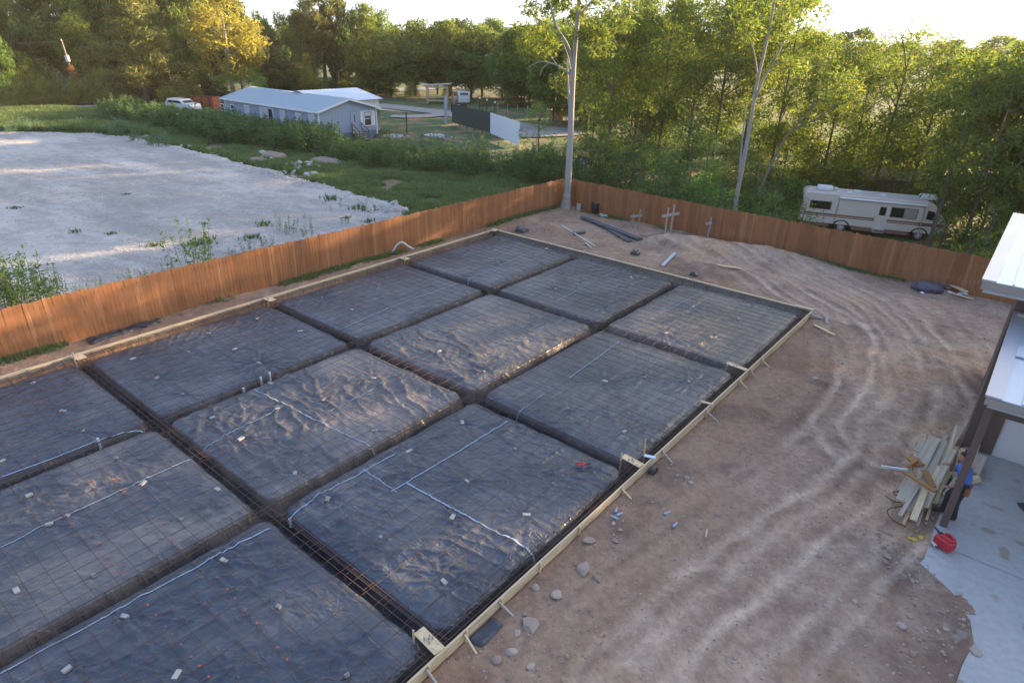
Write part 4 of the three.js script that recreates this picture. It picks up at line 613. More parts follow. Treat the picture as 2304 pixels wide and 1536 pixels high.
{
  const s = thing('form_board_stack', 'black plastic wrapped pipes lying side by side near the back fence', 'pipes', onDirt(1380, 520, 0)); const o = s.position;
  for (const [a, b, w, t] of [[[1310, 490], [1440, 547], 0.34, 0.10], [[1335, 497], [1418, 547], 0.3, 0.05], [[1330, 495], [1400, 523], 0.26, 0.05]]) { const A = onDirt(...a, t / 2 + 0.03).sub(o), B = onDirt(...b, t / 2 + 0.03).sub(o); part(s, 'wrapped_pipe', bar(A, B, w, t), greyPipe); part(s, 'pipe_ridge', rod(A.clone().add(V(0.05, t / 2, 0)), B.clone().add(V(0.05, t / 2, 0)), 0.05, 0.05, 8), greyPipe); }
  const q = onDirt(1338, 478, 0), bk = thing('black_bucket', 'black plastic drum against the back fence near the pale trunk', 'bucket', q); part(bk, 'drum', new THREE.LatheGeometry([[0, 0], [0.22, 0], [0.27, 0.62], [0.29, 0.64], [0.27, 0.66], [0.24, 0.62], [0.2, 0.1], [0, 0.08]].map((v) => new THREE.Vector2(...v)), 20), blackPl); part(bk, 'rim', new THREE.TorusGeometry(0.275, 0.018, 6, 20).rotateX(Math.PI / 2), blackPl, [0, 0.64, 0]);
  const q2 = onDirt(1302, 472, 0), sb = thing('concrete_stub', 'short grey concrete cylinder beside the pale trunk', 'concrete'); sb.position.copy(q2); part(sb, 'cylinder', new THREE.CylinderGeometry(0.14, 0.15, 0.42, 16), concrete, [0, 0.2, 0]); part(sb, 'cap', new THREE.CylinderGeometry(0.155, 0.155, 0.05, 16), concrete, [0, 0.42, 0]);
  const lid = onDirt(1357, 484, 0.02), bits = thing('broken_blocks', 'small broken concrete pieces beside the black drum', 'rubble', lid); for (let k = 0; k < 5; k++) part(bits, 'piece', rockG[k], limeRock[k % 3], [0.3 * RR() - 0.1 + 0.1 * k, 0.06, 0.3 * RR()]).scale.setScalar(0.09 + 0.05 * RR());
  const pp = thing('pvc_pipe', 'white plastic pipe and grey fitting lying beyond the back form', 'pipe', onDirt(1300, 540, 0)), o2 = pp.position; part(pp, 'pipe', rod(onDirt(1263, 516, 0.14).sub(o2), onDirt(1338, 556, 0.1).sub(o2), 0.035, 0.035, 8), pvc); part(pp, 'fitting', rod(onDirt(1290, 531, 0.12).sub(o2), onDirt(1316, 527, 0.14).sub(o2), 0.09, 0.09, 10), greyPipe); part(pp, 'elbow', rod(onDirt(1318, 549, 0.06).sub(o2), onDirt(1330, 562, 0.06).sub(o2), 0.04, 0.04, 8), pvc);
  const bt = onDirt(905, 568, 0), bp = thing('bent_pipe', 'white bent pipe standing between the left fence and the form', 'pipe', bt); part(bp, 'pipe', limb([V(-0.25, 0, 0.5), V(-0.12, 0.45, 0.2), V(0.0, 0.55, 0), V(0.1, 0.3, -0.3), V(0.2, 0.12, -0.55)], 0.055, 0.055, 8), pvc); part(bp, 'pipe_collar', new THREE.CylinderGeometry(0.07, 0.07, 0.1, 10), pvc, [-0.25, 0.05, 0.5]);
  for (const [px, py, w, d, hh, l] of [[1172, 521, 0.8, 0.5, 0.16, 'crumpled black plastic behind the far left form corner'], [1428, 571, 0.5, 0.4, 0.16, 'black plastic bag on the dirt past the back form'], [1562, 622, 0.4, 0.3, 0.1, 'small black scrap on the clay bank'], [1095, 1418, 0.36, 0.72, 0.05, 'folded black plastic scrap beside the near stakes'], [1470, 1058, 0.22, 0.3, 0.1, 'black boot shaped scrap beside the form'], [285, 745, 0.5, 2.6, 0.06, 'black plastic sheet end tucked below the left fence']]) { // crumpled sheet lying on the soil
    const p = onDirt(px, py, 0), m = w > 0.6 || hh < 0.06 ? mat([0.05, 0.058, 0.07], 0.4) : blackPl, g = sheet(-w / 2, w / 2, -d / 2, d / 2, 0.035, (x, z) => { const e = Math.max(Math.abs(x) / (w / 2), Math.abs(z) / (d / 2)) + 0.5 * (fbm(x * 4 + px, z * 4, 2) - 0.5); return dirtY(p.x + x, p.z + z) - p.y + 0.02 + hh * (0.25 + 1.1 * ridge(vn(x * 5 + px, z * 3.1)) + 0.5 * fbm(x * 9, z * 9 + px, 2)) * ss(1.05, 0.7, e) - 0.12 * ss(0.85, 1.05, e); });
    const o = solo('plastic_scrap', g, m, l, 'plastic'); o.position.copy(p);
  }
  const bottles = mat([0.26, 0.36, 0.46], 0.3); [[1386, 1150], [1392, 1160], [1384, 1168], [1500, 1155], [1518, 1183]].forEach(([x, y]) => { const p = onDirt(x, y, 0.035), o = thing('crushed_bottle', 'small crushed pale blue bottle on the dirt', 'bottle', p, RR() * 6, 'crushed bottles on the dirt yard'); part(o, 'bottle', new THREE.LatheGeometry([[0, -0.07], [0.032, -0.068], [0.034, 0.02], [0.026, 0.05], [0.012, 0.08], [0.012, 0.1], [0, 0.1]].map((v) => new THREE.Vector2(...v)), 10).rotateZ(1.5), bottles); part(o, 'cap', new THREE.CylinderGeometry(0.014, 0.014, 0.02, 8).rotateZ(1.5), mat([0.7, 0.72, 0.75], 0.5), [-0.1, 0.006, 0]); });
}
// batter boards by the back fence
const RIGHT = V(DX.x, 0, DX.z).normalize();
function batter(p1, dpx, hs, over, label, m, rise) { // two stakes side by side with a board nailed across
  const A = onDirt(...p1), k = depth(A) / FPX, d = RIGHT.clone().multiplyScalar(dpx * k), t = thing('batter_board', label, 'batter board', A);
  part(t, 'stake', bar(V(0, -0.2, 0), V(0.03, hs[0], 0.02), 0.075, 0.06), m); part(t, 'stake', bar(V(d.x, -0.2, d.z), V(d.x + 0.02, hs[1], d.z), 0.075, 0.06), m);
  const f = V(DZ.x, 0, DZ.z).normalize().multiplyScalar(-0.06), c0 = V(0, hs[2], 0).addScaledVector(RIGHT, -over[0] * k).add(f), c1 = V(0, hs[2] + rise, 0).addScaledVector(RIGHT, (dpx + over[1]) * k).add(f); part(t, 'cross_board', bar(c0, c1, 0.04, 0.15), m);
}
batter([1496, 528], 12, [1.6, 1.78, 1.12], [12, 14], 'tall grey double batter board left of the clay mound top', lumberGrey, 0.2);
batter([1593, 533], 11, [1.2, 1.4, 0.8], [10, 12], 'grey double batter board right of the clay mound top', lumberGrey, 0.16);
batter([1422, 514], 14, [0.9, 1.15, 0.72], [6, 6], 'low weathered batter board near the wrapped pipes', mat([0.8, 0.75, 0.66], 0.85, { map: greyTexW }), 0.1);
// trash heap by the back fence
{
  const RG = rng(8), bagM = mat([0.075, 0.065, 0.085], 0.45);
  [[2080, 652, 0.42], [2098, 655, 0.40], [2064, 648, 0.3], [2118, 645, 0.34]].forEach(([x, y, r], i) => { const p = onDirt(x, y, 0), g = mergeVertices(new THREE.IcosahedronGeometry(1, 4).deleteAttribute('normal').deleteAttribute('uv')), a = g.attributes.position; for (let k = 0; k < a.count; k++) { const q = 0.7 + 0.6 * fbm(a.getX(k) * 3 + i * 9, a.getZ(k) * 3 + a.getY(k) * 2, 3); a.setXYZ(k, a.getX(k) * r * q, Math.max(-0.5, a.getY(k)) * r * 0.75 * q, a.getZ(k) * r * q); } g.computeVertexNormals(); const o = solo('rubbish_bag', g, bagM, 'dark plastic rubbish bag heaped against the back fence', 'rubbish bag', 'rubbish bags by the back fence'); o.position.set(p.x, p.y + r * 0.3, p.z); });
  [[[2112, 640], [2172, 668], 0.2, 0.05, 0.25], [[2130, 637], [2160, 640], 0.3, 0.06, 0.3], [[2155, 648], [2205, 646], 0.25, 0.08, 0.25], [[2125, 650], [2195, 662], 0.14, 0.04, 0.12], [[2140, 662], [2190, 676], 0.12, 0.04, 0.06]].forEach(([a, b, w, t, dy]) => { const A = onDirt(...a, dy), B = onDirt(...b, dy), c = A.clone().add(B).multiplyScalar(0.5), o = thing('scrap_board', 'scrap lumber board thrown on the heap by the back fence', 'board', c, 0, 'scrap boards on the heap by the back fence'); part(o, 'plank', bar(A.sub(c), B.sub(c), w, t), lumber); });
  [[2168, 662], [2140, 660], [2158, 664], [2075, 660], [2090, 605]].forEach(([x, y], i) => { const p = onDirt(x, y, 0.05), o = solo('paper_scrap', rockG[i], mat([0.62, 0.66, 0.70], 0.8), 'crumpled white scrap beside the lumber heap', 'litter', 'white litter by the back fence'); o.scale.set(0.2 - 0.03 * i, 0.08, 0.12); o.position.copy(p); });
}
// ---------------------------------------------------------------- lumber pile and gear beside the porch
{
  const RL = rng(19), pileY = 0.05;
  const spots = []; // near end px, far end px, height, width
  const add = (a, b, h, w, t, m) => spots.push([a, b, h, w, t, m]);
  add([2030, 1128], [2104, 985], 0.55, 0.28, 0.04, 0); add([2050, 1150], [2122, 990], 0.50, 0.24, 0.04, 2); add([2066, 1142], [2140, 1002], 0.46, 0.2, 0.04, 0); add([2102, 1130], [2150, 1005], 0.42, 0.14, 0.05, 1); add([2082, 1140], [2146, 1012], 0.60, 0.14, 0.05, 0);
  add([2034, 1108], [2096, 1040], 0.38, 0.2, 0.04, 2); add([2040, 1090], [2090, 1000], 0.30, 0.24, 0.04, 2); add([2034, 1178], [2085, 1072], 0.18, 0.055, 0.05, 1); add([2065, 1182], [2098, 1096], 0.16, 0.055, 0.05, 2); add([2086, 1168], [2112, 1080], 0.2, 0.055, 0.05, 1); add([2120, 1072], [2153, 958], 0.7, 0.05, 0.05, 1); add([2160, 1070], [2168, 1010], 0.3, 0.12, 0.05, 1); add([2152, 1060], [2160, 1012], 0.36, 0.06, 0.05, 1); add([2178, 1080], [2204, 1000], 0.35, 0.06, 0.04, 1); add([2184, 1070], [2196, 1024], 0.3, 0.05, 0.04, 1); add([2060, 1010], [2160, 1080], 0.22, 0.12, 0.05, 2); add([2100, 1125], [2135, 1060], 0.3, 0.16, 0.05, 0); add([2195, 1065], [2212, 1025], 0.4, 0.2, 0.04, 0); add([2175, 1082], [2205, 1076], 0.25, 0.14, 0.14, 1); add([2075, 1020], [2100, 1085], 0.12, 0.14, 0.05, 2); add([2120, 1110], [2060, 1070], 0.08, 0.16, 0.05, 0);
  const ms = [mat([1.25, 1.12, 0.95], 0.85, { map: greyTexW }), lumberPale, mat([1.1, 1.0, 0.86], 0.85, { map: greyTexW })];
  spots.forEach(([a, b, h, w, t, m]) => { const A = P(...a, pileY + h * 0.55), B = P(...b, pileY + h), c = A.clone().add(B).multiplyScalar(0.5), o = thing('lumber_plank', 'weathered plank in the jumbled lumber pile beside the porch', 'plank', c, 0, 'planks in the pile beside the porch'); part(o, 'plank', bar(A.sub(c), B.sub(c), w, t), ms[m]); });
  // two trestles carry the pile
  for (const [x0, y0, x1, y1] of [[2042, 1120, 2126, 1130], [2088, 1040, 2160, 1052]]) { const A = P(x0, y0, 0.1), B = P(x1, y1, 0.1), o = thing('sleeper_block', 'timber bearer under the lumber pile beside the porch', 'timber', A, 0, 'bearers under the lumber pile'); part(o, 'beam', bar(V(0, 0, 0), B.sub(A), 0.2, 0.22), lumberGrey); }
  const cm = mat([0.30, 0.14, 0.045], 0.65);
  for (const [a, b, h0, h1, w, t] of [[[2036, 1062], [2106, 1106], 0.62, 0.72, 0.1, 0.05], [[2048, 1028], [2072, 1046], 0.5, 0.56, 0.26, 0.04], [[2042, 1050], [2068, 1032], 0.58, 0.62, 0.07, 0.05], [[2082, 1058], [2100, 1096], 0.6, 0.5, 0.16, 0.04], [[2052, 1022], [2060, 1072], 0.44, 0.58, 0.06, 0.05]]) { const A = P(...a, h0), B = P(...b, h1), c = A.clone().add(B).multiplyScalar(0.5), o = thing('brown_board', 'orange brown board lying across the lumber pile', 'board', c, 0, 'brown boards across the lumber pile'); part(o, 'plank', bar(A.sub(c), B.sub(c), w, t), cm); }
  for (let k = 0; k < 16; k++) { const x = 2040 + 120 * RL(), y = 1015 + 130 * RL() - (x - 2040) * 0.25, h = 0.1 + 0.4 * RL(), d = 18 + 40 * RL(), A = P(x - d * 0.45, y + d, h), B = P(x + d * 0.45 + 20 * (RL() - 0.5), y - d * 0.8, h + 0.25 * (RL() - 0.3)), c = A.clone().add(B).multiplyScalar(0.5), o = thing('lumber_plank', 'weathered plank in the jumbled lumber pile beside the porch', 'plank', c, 0, 'planks in the pile beside the porch'); part(o, 'plank', bar(A.sub(c), B.sub(c), 0.05 + 0.1 * RL(), 0.04), ms[k % 3]); }
  const w0 = P(1986, 1049, 0.3), w1 = P(2044, 1057, 0.45), wp = thing('white_trim_pipe', 'white trim pipe poking out of the lumber pile', 'pipe', w0); part(wp, 'pipe', bar(V(0, 0, 0), w1.sub(w0), 0.05, 0.05), pvc); part(wp, 'pipe_end', bx(0.06, 0.06, 0.06), pvc);
  const cb = P(2030, 1150, 0.1), cbl = thing('black_cable', 'loops of black cable on the dirt by the lumber pile', 'cable', cb), km = mat([0.03, 0.028, 0.024], 0.7); const loop = (pts) => part(cbl, 'cable_loop', new THREE.TubeGeometry(new THREE.CatmullRomCurve3(pts.map(([x, y, h]) => P(x, y, h).sub(cb))), 40, 0.012, 6), km); loop([[2040, 1185, 0.06], [2010, 1170, 0.1], [1998, 1148, 0.12], [2020, 1140, 0.15], [2050, 1140, 0.2]]); loop([[1992, 1115, 0.1], [2020, 1130, 0.1], [2035, 1125, 0.2], [2010, 1108, 0.3], [2035, 1105, 0.35]]); loop([[2036, 1172, 0.06], [2060, 1160, 0.07], [2090, 1150, 0.08]]);
  const ex = P(2172, 1022, 0.6), rx = thing('red_can', 'small red can standing behind the porch post by the lumber', 'can', [ex.x, 0.1, ex.z]); part(rx, 'can', new THREE.CylinderGeometry(0.09, 0.1, 0.45, 14), mat([0.42, 0.03, 0.025], 0.45), [0, 0.3, 0]); part(rx, 'nozzle', new THREE.CylinderGeometry(0.02, 0.04, 0.14, 10), blackPl, [0, 0.58, 0]);
  // red fuel can on the slab
  const fc = P(2122, 1232, 0.13), fu = thing('fuel_can', 'red plastic fuel can on the concrete beside the porch post', 'fuel can', [fc.x, 0.145, fc.z], -0.5), red = new THREE.MeshPhysicalMaterial({ color: lin(0.42, 0.022, 0.03), roughness: 0.4 });
  part(fu, 'body', new RoundedBoxGeometry(0.40, 0.27, 0.26, 4, 0.07), red, [0, 0.14, 0]); part(fu, 'top_hump', new RoundedBoxGeometry(0.26, 0.1, 0.2, 3, 0.045), red, [0.04, 0.29, 0]); part(fu, 'handle', new THREE.TorusGeometry(0.085, 0.02, 8, 14, Math.PI), red, [0.04, 0.31, 0]); part(fu, 'spout', rod(V(-0.14, 0.26, 0), V(-0.30, 0.34, 0.02), 0.03, 0.018, 10), blackPl); part(fu, 'spout_collar', new THREE.CylinderGeometry(0.045, 0.045, 0.05, 12), blackPl, [-0.14, 0.27, 0]);
  const jg = thing('white_bottle', 'white bottle lying against the red fuel can', 'bottle', P(2102, 1226, 0.15).setY(0.18), 0.4); part(jg, 'bottle', new THREE.CylinderGeometry(0.035, 0.035, 0.2, 12).rotateX(1.3), pvc); part(jg, 'bottle_cap', new THREE.CylinderGeometry(0.02, 0.02, 0.05, 10).rotateX(1.3), blackPl, [0, 0.03, 0.12]);
  for (const [x, y] of [[2056, 1216], [2072, 1214]]) { const p = onDirt(x, y, 0.03), o = thing('yellow_glove', 'yellow work glove on the dirt beside the apron', 'glove', p, RR() * 6, 'yellow gloves by the apron'), ym = mat([0.55, 0.38, 0.05], 0.8); part(o, 'palm', new RoundedBoxGeometry(0.1, 0.03, 0.11, 2, 0.012), ym); for (let k = 0; k < 4; k++) part(o, 'finger', new THREE.CapsuleGeometry(0.011, 0.05 - 0.006 * Math.abs(k - 1), 3, 6).rotateX(1.5), ym, [-0.036 + 0.024 * k, 0.0, 0.085]); part(o, 'thumb', new THREE.CapsuleGeometry(0.012, 0.04, 3, 6).rotateZ(1.2), ym, [0.065, 0, 0.01]); }
  // brown machine at the picture's edge on the porch
  const mc = P(2330, 1150, 0.14), mm = thing('plate_compactor', 'rust red plate compactor with black handle on the porch slab', 'machine', [mc.x, 0.14, mc.z], 0.6); part(mm, 'base_plate', new RoundedBoxGeometry(0.6, 0.06, 0.45, 1, 0.02), blackPl, [0, 0.04, 0]); part(mm, 'engine', new RoundedBoxGeometry(0.36, 0.34, 0.34, 2, 0.05), mat([0.22, 0.05, 0.02], 0.5), [0, 0.3, 0]); part(mm, 'fuel_tank', new RoundedBoxGeometry(0.28, 0.14, 0.28, 2, 0.05), mat([0.1, 0.07, 0.05], 0.5), [0, 0.54, 0]); part(mm, 'handle', limb([V(0.2, 0.1, 0.2), V(0.5, 0.7, 0.2), V(0.6, 0.95, 0), V(0.5, 0.7, -0.2), V(0.2, 0.1, -0.2)], 0.018, 0.018, 8), blackPl);
}
// ---------------------------------------------------------------- background street furniture and yard things
function utilityPole(p, h, lean, label, bend) {
  const o = thing('utility_pole', label, 'utility pole', p), wood = mat([0.22, 0.17, 0.135], 0.9); o.rotation.z = lean;
  part(o, 'pole', rod(V(0, -0.3, 0), V(0, h, 0), 0.17, 0.12, 10), wood); part(o, 'transformer', new THREE.CylinderGeometry(0.28, 0.28, 0.85, 14), mat([0.55, 0.57, 0.58], 0.5), [0.42, h * 0.7, 0.1]); part(o, 'insulator', new THREE.CylinderGeometry(0.07, 0.09, 0.3, 8), mat([0.6, 0.6, 0.6], 0.4), [0, h + 0.1, 0]); part(o, 'bracket', bx(0.5, 0.08, 0.08), wood, [0.2, h * 0.73, 0.05]);
  return o;
}
const poleA = P(180, 226, 0), poleB = P(712, 205, 0);
utilityPole(poleA, heightAt(poleA, 90), 0.2, 'leaning utility pole wrapped in dead brown vines by the road', 1); utilityPole(poleB, heightAt(poleB, 60), 0.02, 'straight utility pole behind the mobile home');
{
  const tA = V(poleA.x - 2.2 * Math.cos(0) * 0.8, heightAt(poleA, 95), poleA.z), tB = V(poleB.x, heightAt(poleB, 64), poleB.z), wm = mat([0.03, 0.03, 0.03], 0.6);
  const wire = (a, b, sag, l) => { const m = a.clone().lerp(b, 0.5); m.y -= sag; solo('power_line', new THREE.TubeGeometry(new THREE.QuadraticBezierCurve3(a, m, b), 40, 0.022, 5), wm, l, 'wire'); };
  wire(tA, tB, 1.8, 'upper power line between the two utility poles'); wire(tA.clone().setY(tA.y - 2.2), tB.clone().setY(tB.y - 2.4), 1.8, 'lower power line between the two utility poles'); wire(tA, tA.clone().add(V(4, 0.3, 40)), 1.2, 'power line running off from the vine covered pole'); wire(tB, tB.clone().add(V(14, 0.5, -50)), 1.2, 'power line running off behind the straight pole');
}
{ // street light mast beside the wing
  const p = P(765, 212, 0), o = thing('street_light', 'thin grey lamp post with curved arm behind the mobile home', 'street light', p), gm = mat([0.4, 0.42, 0.44], 0.5, { metalness: 0.5 }); part(o, 'mast', rod(V(0, 0, 0), V(0, 3.4, 0), 0.06, 0.05, 8), gm); part(o, 'arm', limb([V(0, 3.4, 0), V(0.2, 3.8, 0), V(0.8, 3.95, 0)], 0.045, 0.04, 6), gm); part(o, 'lamp_head', new RoundedBoxGeometry(0.5, 0.12, 0.2, 1, 0.04), gm, [1.0, 3.92, 0]);
}
{ // dark and white sheet metal screen
  const dk = mat([0.035, 0.055, 0.052], 0.55), wh = mat([0.74, 0.78, 0.80], 0.5), A = P(1018, 281, 0), B = P(1103, 305, 0), C = P(1168, 333, 0), o = thing('screen_fence', 'sheet metal screen, dark green at one end and white ribbed at the other', 'screen', B);
  const panel = (a, b, y0, y1, m, n, nm, ribs) => { for (let k = 0; k < n; k++) { const p = a.clone().lerp(b, k / n).sub(B), q = a.clone().lerp(b, (k + 1) / n).sub(B); p.y = q.y = (y0 + y1) / 2; q.lerp(p, 0.006); part(o, nm, bar(p, q, 0.03, y1 - y0), m); if (ribs) for (let r = 0; r < ribs; r++) { const y = y0 + (r + 0.5) * (y1 - y0) / ribs; part(o, 'rib', bar(p.clone().setY(y).add(V(0.02, 0, 0.024)), q.clone().setY(y).add(V(0.02, 0, 0.024)), 0.03, 0.06), m); } part(o, 'post', bx(0.08, y1 + 0.3, 0.08), dk, [p.x - 0.04, (y1 - 0.3) / 2 + 0.15, p.z - 0.08]); } };
  panel(A, B, 0.3, 2.45, dk, 5, 'dark_panel', 0); panel(B, C, 0.25, 2.45, wh, 4, 'white_panel', 12);
  for (const [x, y] of [[995, 252], [1010, 254]]) { } 
  for (const [x, y, l] of [[1003, 277, 'grey square post beside the dark screen'], [1021, 275, 'weathered post at the end of the dark screen']]) { const p = P(x, y, 0), q = solo('gate_post', mergeGeometries([bx(0.3, 3.2, 0.3, 0, 1.5, 0), bx(0.36, 0.08, 0.36, 0, 3.13, 0)]), x === 1003 ? mat([0.3, 0.36, 0.42], 0.7) : mat([0.22, 0.17, 0.13], 0.8), l, 'post'); q.position.copy(p); }
  for (const [x, y] of [[1079, 250], [1095, 255], [1113, 262]]) { const p = P(x, y + 20, 0), q = thing('vent_stack', 'short capped vent pipe behind the screen', 'pipe', p, 0, 'vent pipes behind the screen'); part(q, 'pipe', new THREE.CylinderGeometry(0.06, 0.06, 2.7, 8), dk, [0, 1.3, 0]); part(q, 'cap', new THREE.SphereGeometry(0.12, 10, 6), wh, [0, 2.68, 0]); }
}
{ // septic lids on the lawn
  for (const [x, y, r, l] of [[977, 306, 1.1, 'round concrete tank lid on the lawn'], [1003, 311, 0.7, 'smaller tank lid with dark cover on the lawn']]) { const p = P(x, y, 0), o = thing('tank_lid', l, 'lid', p); part(o, 'ring', new THREE.CylinderGeometry(r, r, 0.16, 28), concrete, [0, 0.06, 0]); part(o, 'cover', new THREE.CylinderGeometry(r * 0.55, r * 0.55, 0.06, 24), r < 1 ? mat([0.05, 0.07, 0.05], 0.8) : concrete, [r * 0.3, 0.16, 0]); }
}
function car(p, turn, len, ht, m, label, name = 'parked_car') { // side-profile body with cabin, glass, wheels
  const o = thing(name, label, 'car', p, turn), L = len / 2, gl = M_glass, ty = mat([0.02, 0.02, 0.02], 0.9);
  const prof = [[-L, 0.35], [L, 0.35], [L + 0.02, 0.7], [L - 0.1, 0.95], [L - 1.1, 1.05], [L - 1.75, ht - 0.05], [-L + 0.5, ht], [-L + 0.05, ht - 0.45], [-L - 0.02, 0.8]].map((q) => new THREE.Vector2(...q));
  part(o, 'body', new THREE.ExtrudeGeometry(new THREE.Shape(prof), { depth: 1.6, bevelEnabled: true, bevelSize: 0.08, bevelThickness: 0.1, bevelSegments: 3 }).translate(0, 0, -0.8), m);
  for (const s of [-1, 1]) { const g = [[-L + 0.55, 1.08], [L - 1.35, 1.08], [L - 1.85, ht - 0.14], [-L + 0.65, ht - 0.1]].map((q) => new THREE.Vector2(...q)); part(o, 'side_window', new THREE.ExtrudeGeometry(new THREE.Shape(g), { depth: 0.02, bevelEnabled: false }).translate(0, 0, s > 0 ? 0.895 : -0.915), gl); for (const x of [-L + 0.85, L - 0.9]) { const w = part(o, 'wheel', new THREE.CylinderGeometry(0.34, 0.34, 0.24, 18).rotateX(Math.PI / 2), ty, [x, 0.34, s * 0.82]); part(w, 'rim', new THREE.CylinderGeometry(0.2, 0.2, 0.25, 12).rotateX(Math.PI / 2), galv); } part(o, 'headlight', bx(0.06, 0.16, 0.36), M_trim, [L + 0.04, 0.78, s * 0.55]); }
  part(o, 'windshield', bar(V(L - 1.14, 1.1, 0), V(L - 1.72, ht - 0.08, 0), 1.5, 0.03), gl, [0.08, 0.03, 0]); part(o, 'rear_window', bar(V(-L + 0.02, ht - 0.42, 0), V(-L + 0.4, ht - 0.08, 0), 1.4, 0.03), gl, [-0.07, 0.02, 0]);
}
const paintW = new THREE.MeshPhysicalMaterial({ color: lin(0.68, 0.68, 0.67), roughness: 0.35, clearcoat: 0.6 });
car(P(1036, 231, 0), 2.6, 4.6, 1.75, paintW, 'white van parked beyond the dark screen', 'parked_van'); car(P(414, 250, 0), 0.3, 4.3, 1.5, paintW, 'white car half hidden by weeds left of the mobile home');
{
  const p = P(465, 246, 0), o = thing('rusty_dumpster', 'rusty red brown dumpster beside the mobile home', 'dumpster', p, 0.62), rm = mat([0.26, 0.075, 0.03], 0.8), dk = mat([0.12, 0.04, 0.02], 0.85); part(o, 'front_panel', bx(3.0, 1.6, 0.08), rm, [0, 0.85, 1.0]); part(o, 'side_panel', bx(0.08, 1.6, 2), rm, [1.5, 0.85, 0]); part(o, 'side_panel', bx(0.08, 1.6, 2), rm, [-1.5, 0.85, 0]); part(o, 'back_panel', bx(3.0, 1.6, 0.08), rm, [0, 0.85, -1]); part(o, 'floor_panel', bx(2.9, 0.08, 1.9), dk, [0, 0.1, 0]); for (const x of [-1.1, 0, 1.1]) part(o, 'rib', bx(0.1, 1.6, 0.08), dk, [x, 0.85, 1.07]); part(o, 'top_rail', bx(3.1, 0.1, 0.14), dk, [0, 1.68, 1.0]);
  const q = P(1033, 253, 0), bn = thing('dark_bin', 'dark red bin behind the dark screen', 'bin', q, 0.7); part(bn, 'body', bx(2.2, 1.2, 1.2), mat([0.06, 0.02, 0.02], 0.7), [0, 0.65, 0]); part(bn, 'lid', bx(2.25, 0.1, 1.25), mat([0.05, 0.03, 0.03], 0.6), [0, 1.3, 0]); part(bn, 'handle', bx(0.5, 0.06, 0.06), galv, [0, 1.1, 0.64]);
  const s = P(985, 232, 0), sd = thing('timber_stand', 'small sunlit timber stand with a lean-to roof by the lane', 'shed', s, 0.7); for (const [x, z] of [[-1.6, 1], [1.6, 1], [-1.6, -1], [1.6, -1]]) part(sd, 'post', bx(0.16, 2.6, 0.16), lumber, [x, 1.3, z]); part(sd, 'roof', bar(V(-2.2, 2.6, 0), V(2.2, 2.95, 0), 2.6, 0.12), lumberGrey); part(sd, 'top_beam', bx(3.6, 0.2, 0.14), lumber, [0, 2.45, 1.1]); part(sd, 'rail', bx(3.4, 0.16, 0.12), lumber, [0, 1.1, 1.08]); part(sd, 'rail', bx(3.4, 0.16, 0.12), lumber, [0, 0.5, 1.08]); part(sd, 'counter', bx(3.2, 0.08, 1.8), lumberGrey, [0, 0.95, 0]);
  const t = P(1250, 270, 0), pk = thing('block_pallet', 'pallet of tan blocks by the gravel lane', 'pallet', t, 0.7), tm = [mat([0.42, 0.28, 0.16], 0.9), mat([0.36, 0.24, 0.14], 0.9)]; for (let i = 0; i < 4; i++) for (let j = 0; j < 3; j++) part(pk, 'block', bx(0.44, 0.38, 1.1), tm[(i + j) % 2], [-0.7 + i * 0.46, 0.35 + j * 0.4, 0]); part(pk, 'pallet_base', bx(1.9, 0.14, 1.2), lumberGrey, [0, 0.08, 0]);
  for (const [x, y, w, d, h, c, l] of [[1320, 232, 9, 6, 2.6, [0.22, 0.28, 0.36], 'low blue roofed shed half hidden behind the pale trunk'], [1400, 250, 7, 4, 2.4, [0.5, 0.52, 0.54], 'pale trailer half hidden among the trees'], [95, 203, 22, 8, 3, [0.3, 0.42, 0.5], 'long blue roofed building glimpsed behind the trees at the road'], [2000, 470, 6, 3, 2.6, [0.22, 0.2, 0.18], 'dark shed behind the motorhome'], [1285, 392, 2.2, 1.2, 1.0, [0.35, 0.42, 0.5], 'blue grey tank just beyond the fence corner']]) {
    const p2 = P(x, y, x > 1900 ? -2 : 0); p2.y = G(p2.x, p2.z); const b = thing(l.includes('tank') ? 'water_tank' : 'shed', l, l.includes('tank') ? 'tank' : 'shed', p2, 0.62), mm = mat(c, 0.6);
    part(b, 'wall', bx(w, h, d), l.includes('shed half') ? mat([0.5, 0.52, 0.52], 0.7) : mm, [0, h / 2, 0]);
    part(b, 'roof', new THREE.ExtrudeGeometry(new THREE.Shape([[-d / 2 - 0.2, h], [d / 2 + 0.2, h], [0, h + 0.22 * d]].map((v) => new THREE.Vector2(...v))), { depth: w + 0.4, bevelEnabled: false }).rotateY(Math.PI / 2).translate(-w / 2 - 0.2, 0.003, 0), mm);
    part(b, 'door', bx(Math.min(1, w * 0.3), h * 0.75, 0.05), mat([0.2, 0.2, 0.2], 0.7), [w * 0.2, h * 0.38, d / 2 + 0.02]);
  }
  // wire fence posts along the lane
  for (let k = 0; k < 9; k++) { const p3 = P(1120 + k * 22, 258 + k * 2.4, 0), o3 = thing('wire_post', 'thin grey wire fence post along the lane', 'post', p3, 0, 'wire fence posts along the lane'); part(o3, 'post', new THREE.CylinderGeometry(0.05, 0.05, 1.5, 7), mat([0.3, 0.3, 0.28], 0.7), [0, 0.7, 0]); part(o3, 'cap', new THREE.SphereGeometry(0.06, 6, 4), galv, [0, 1.46, 0]); }
}
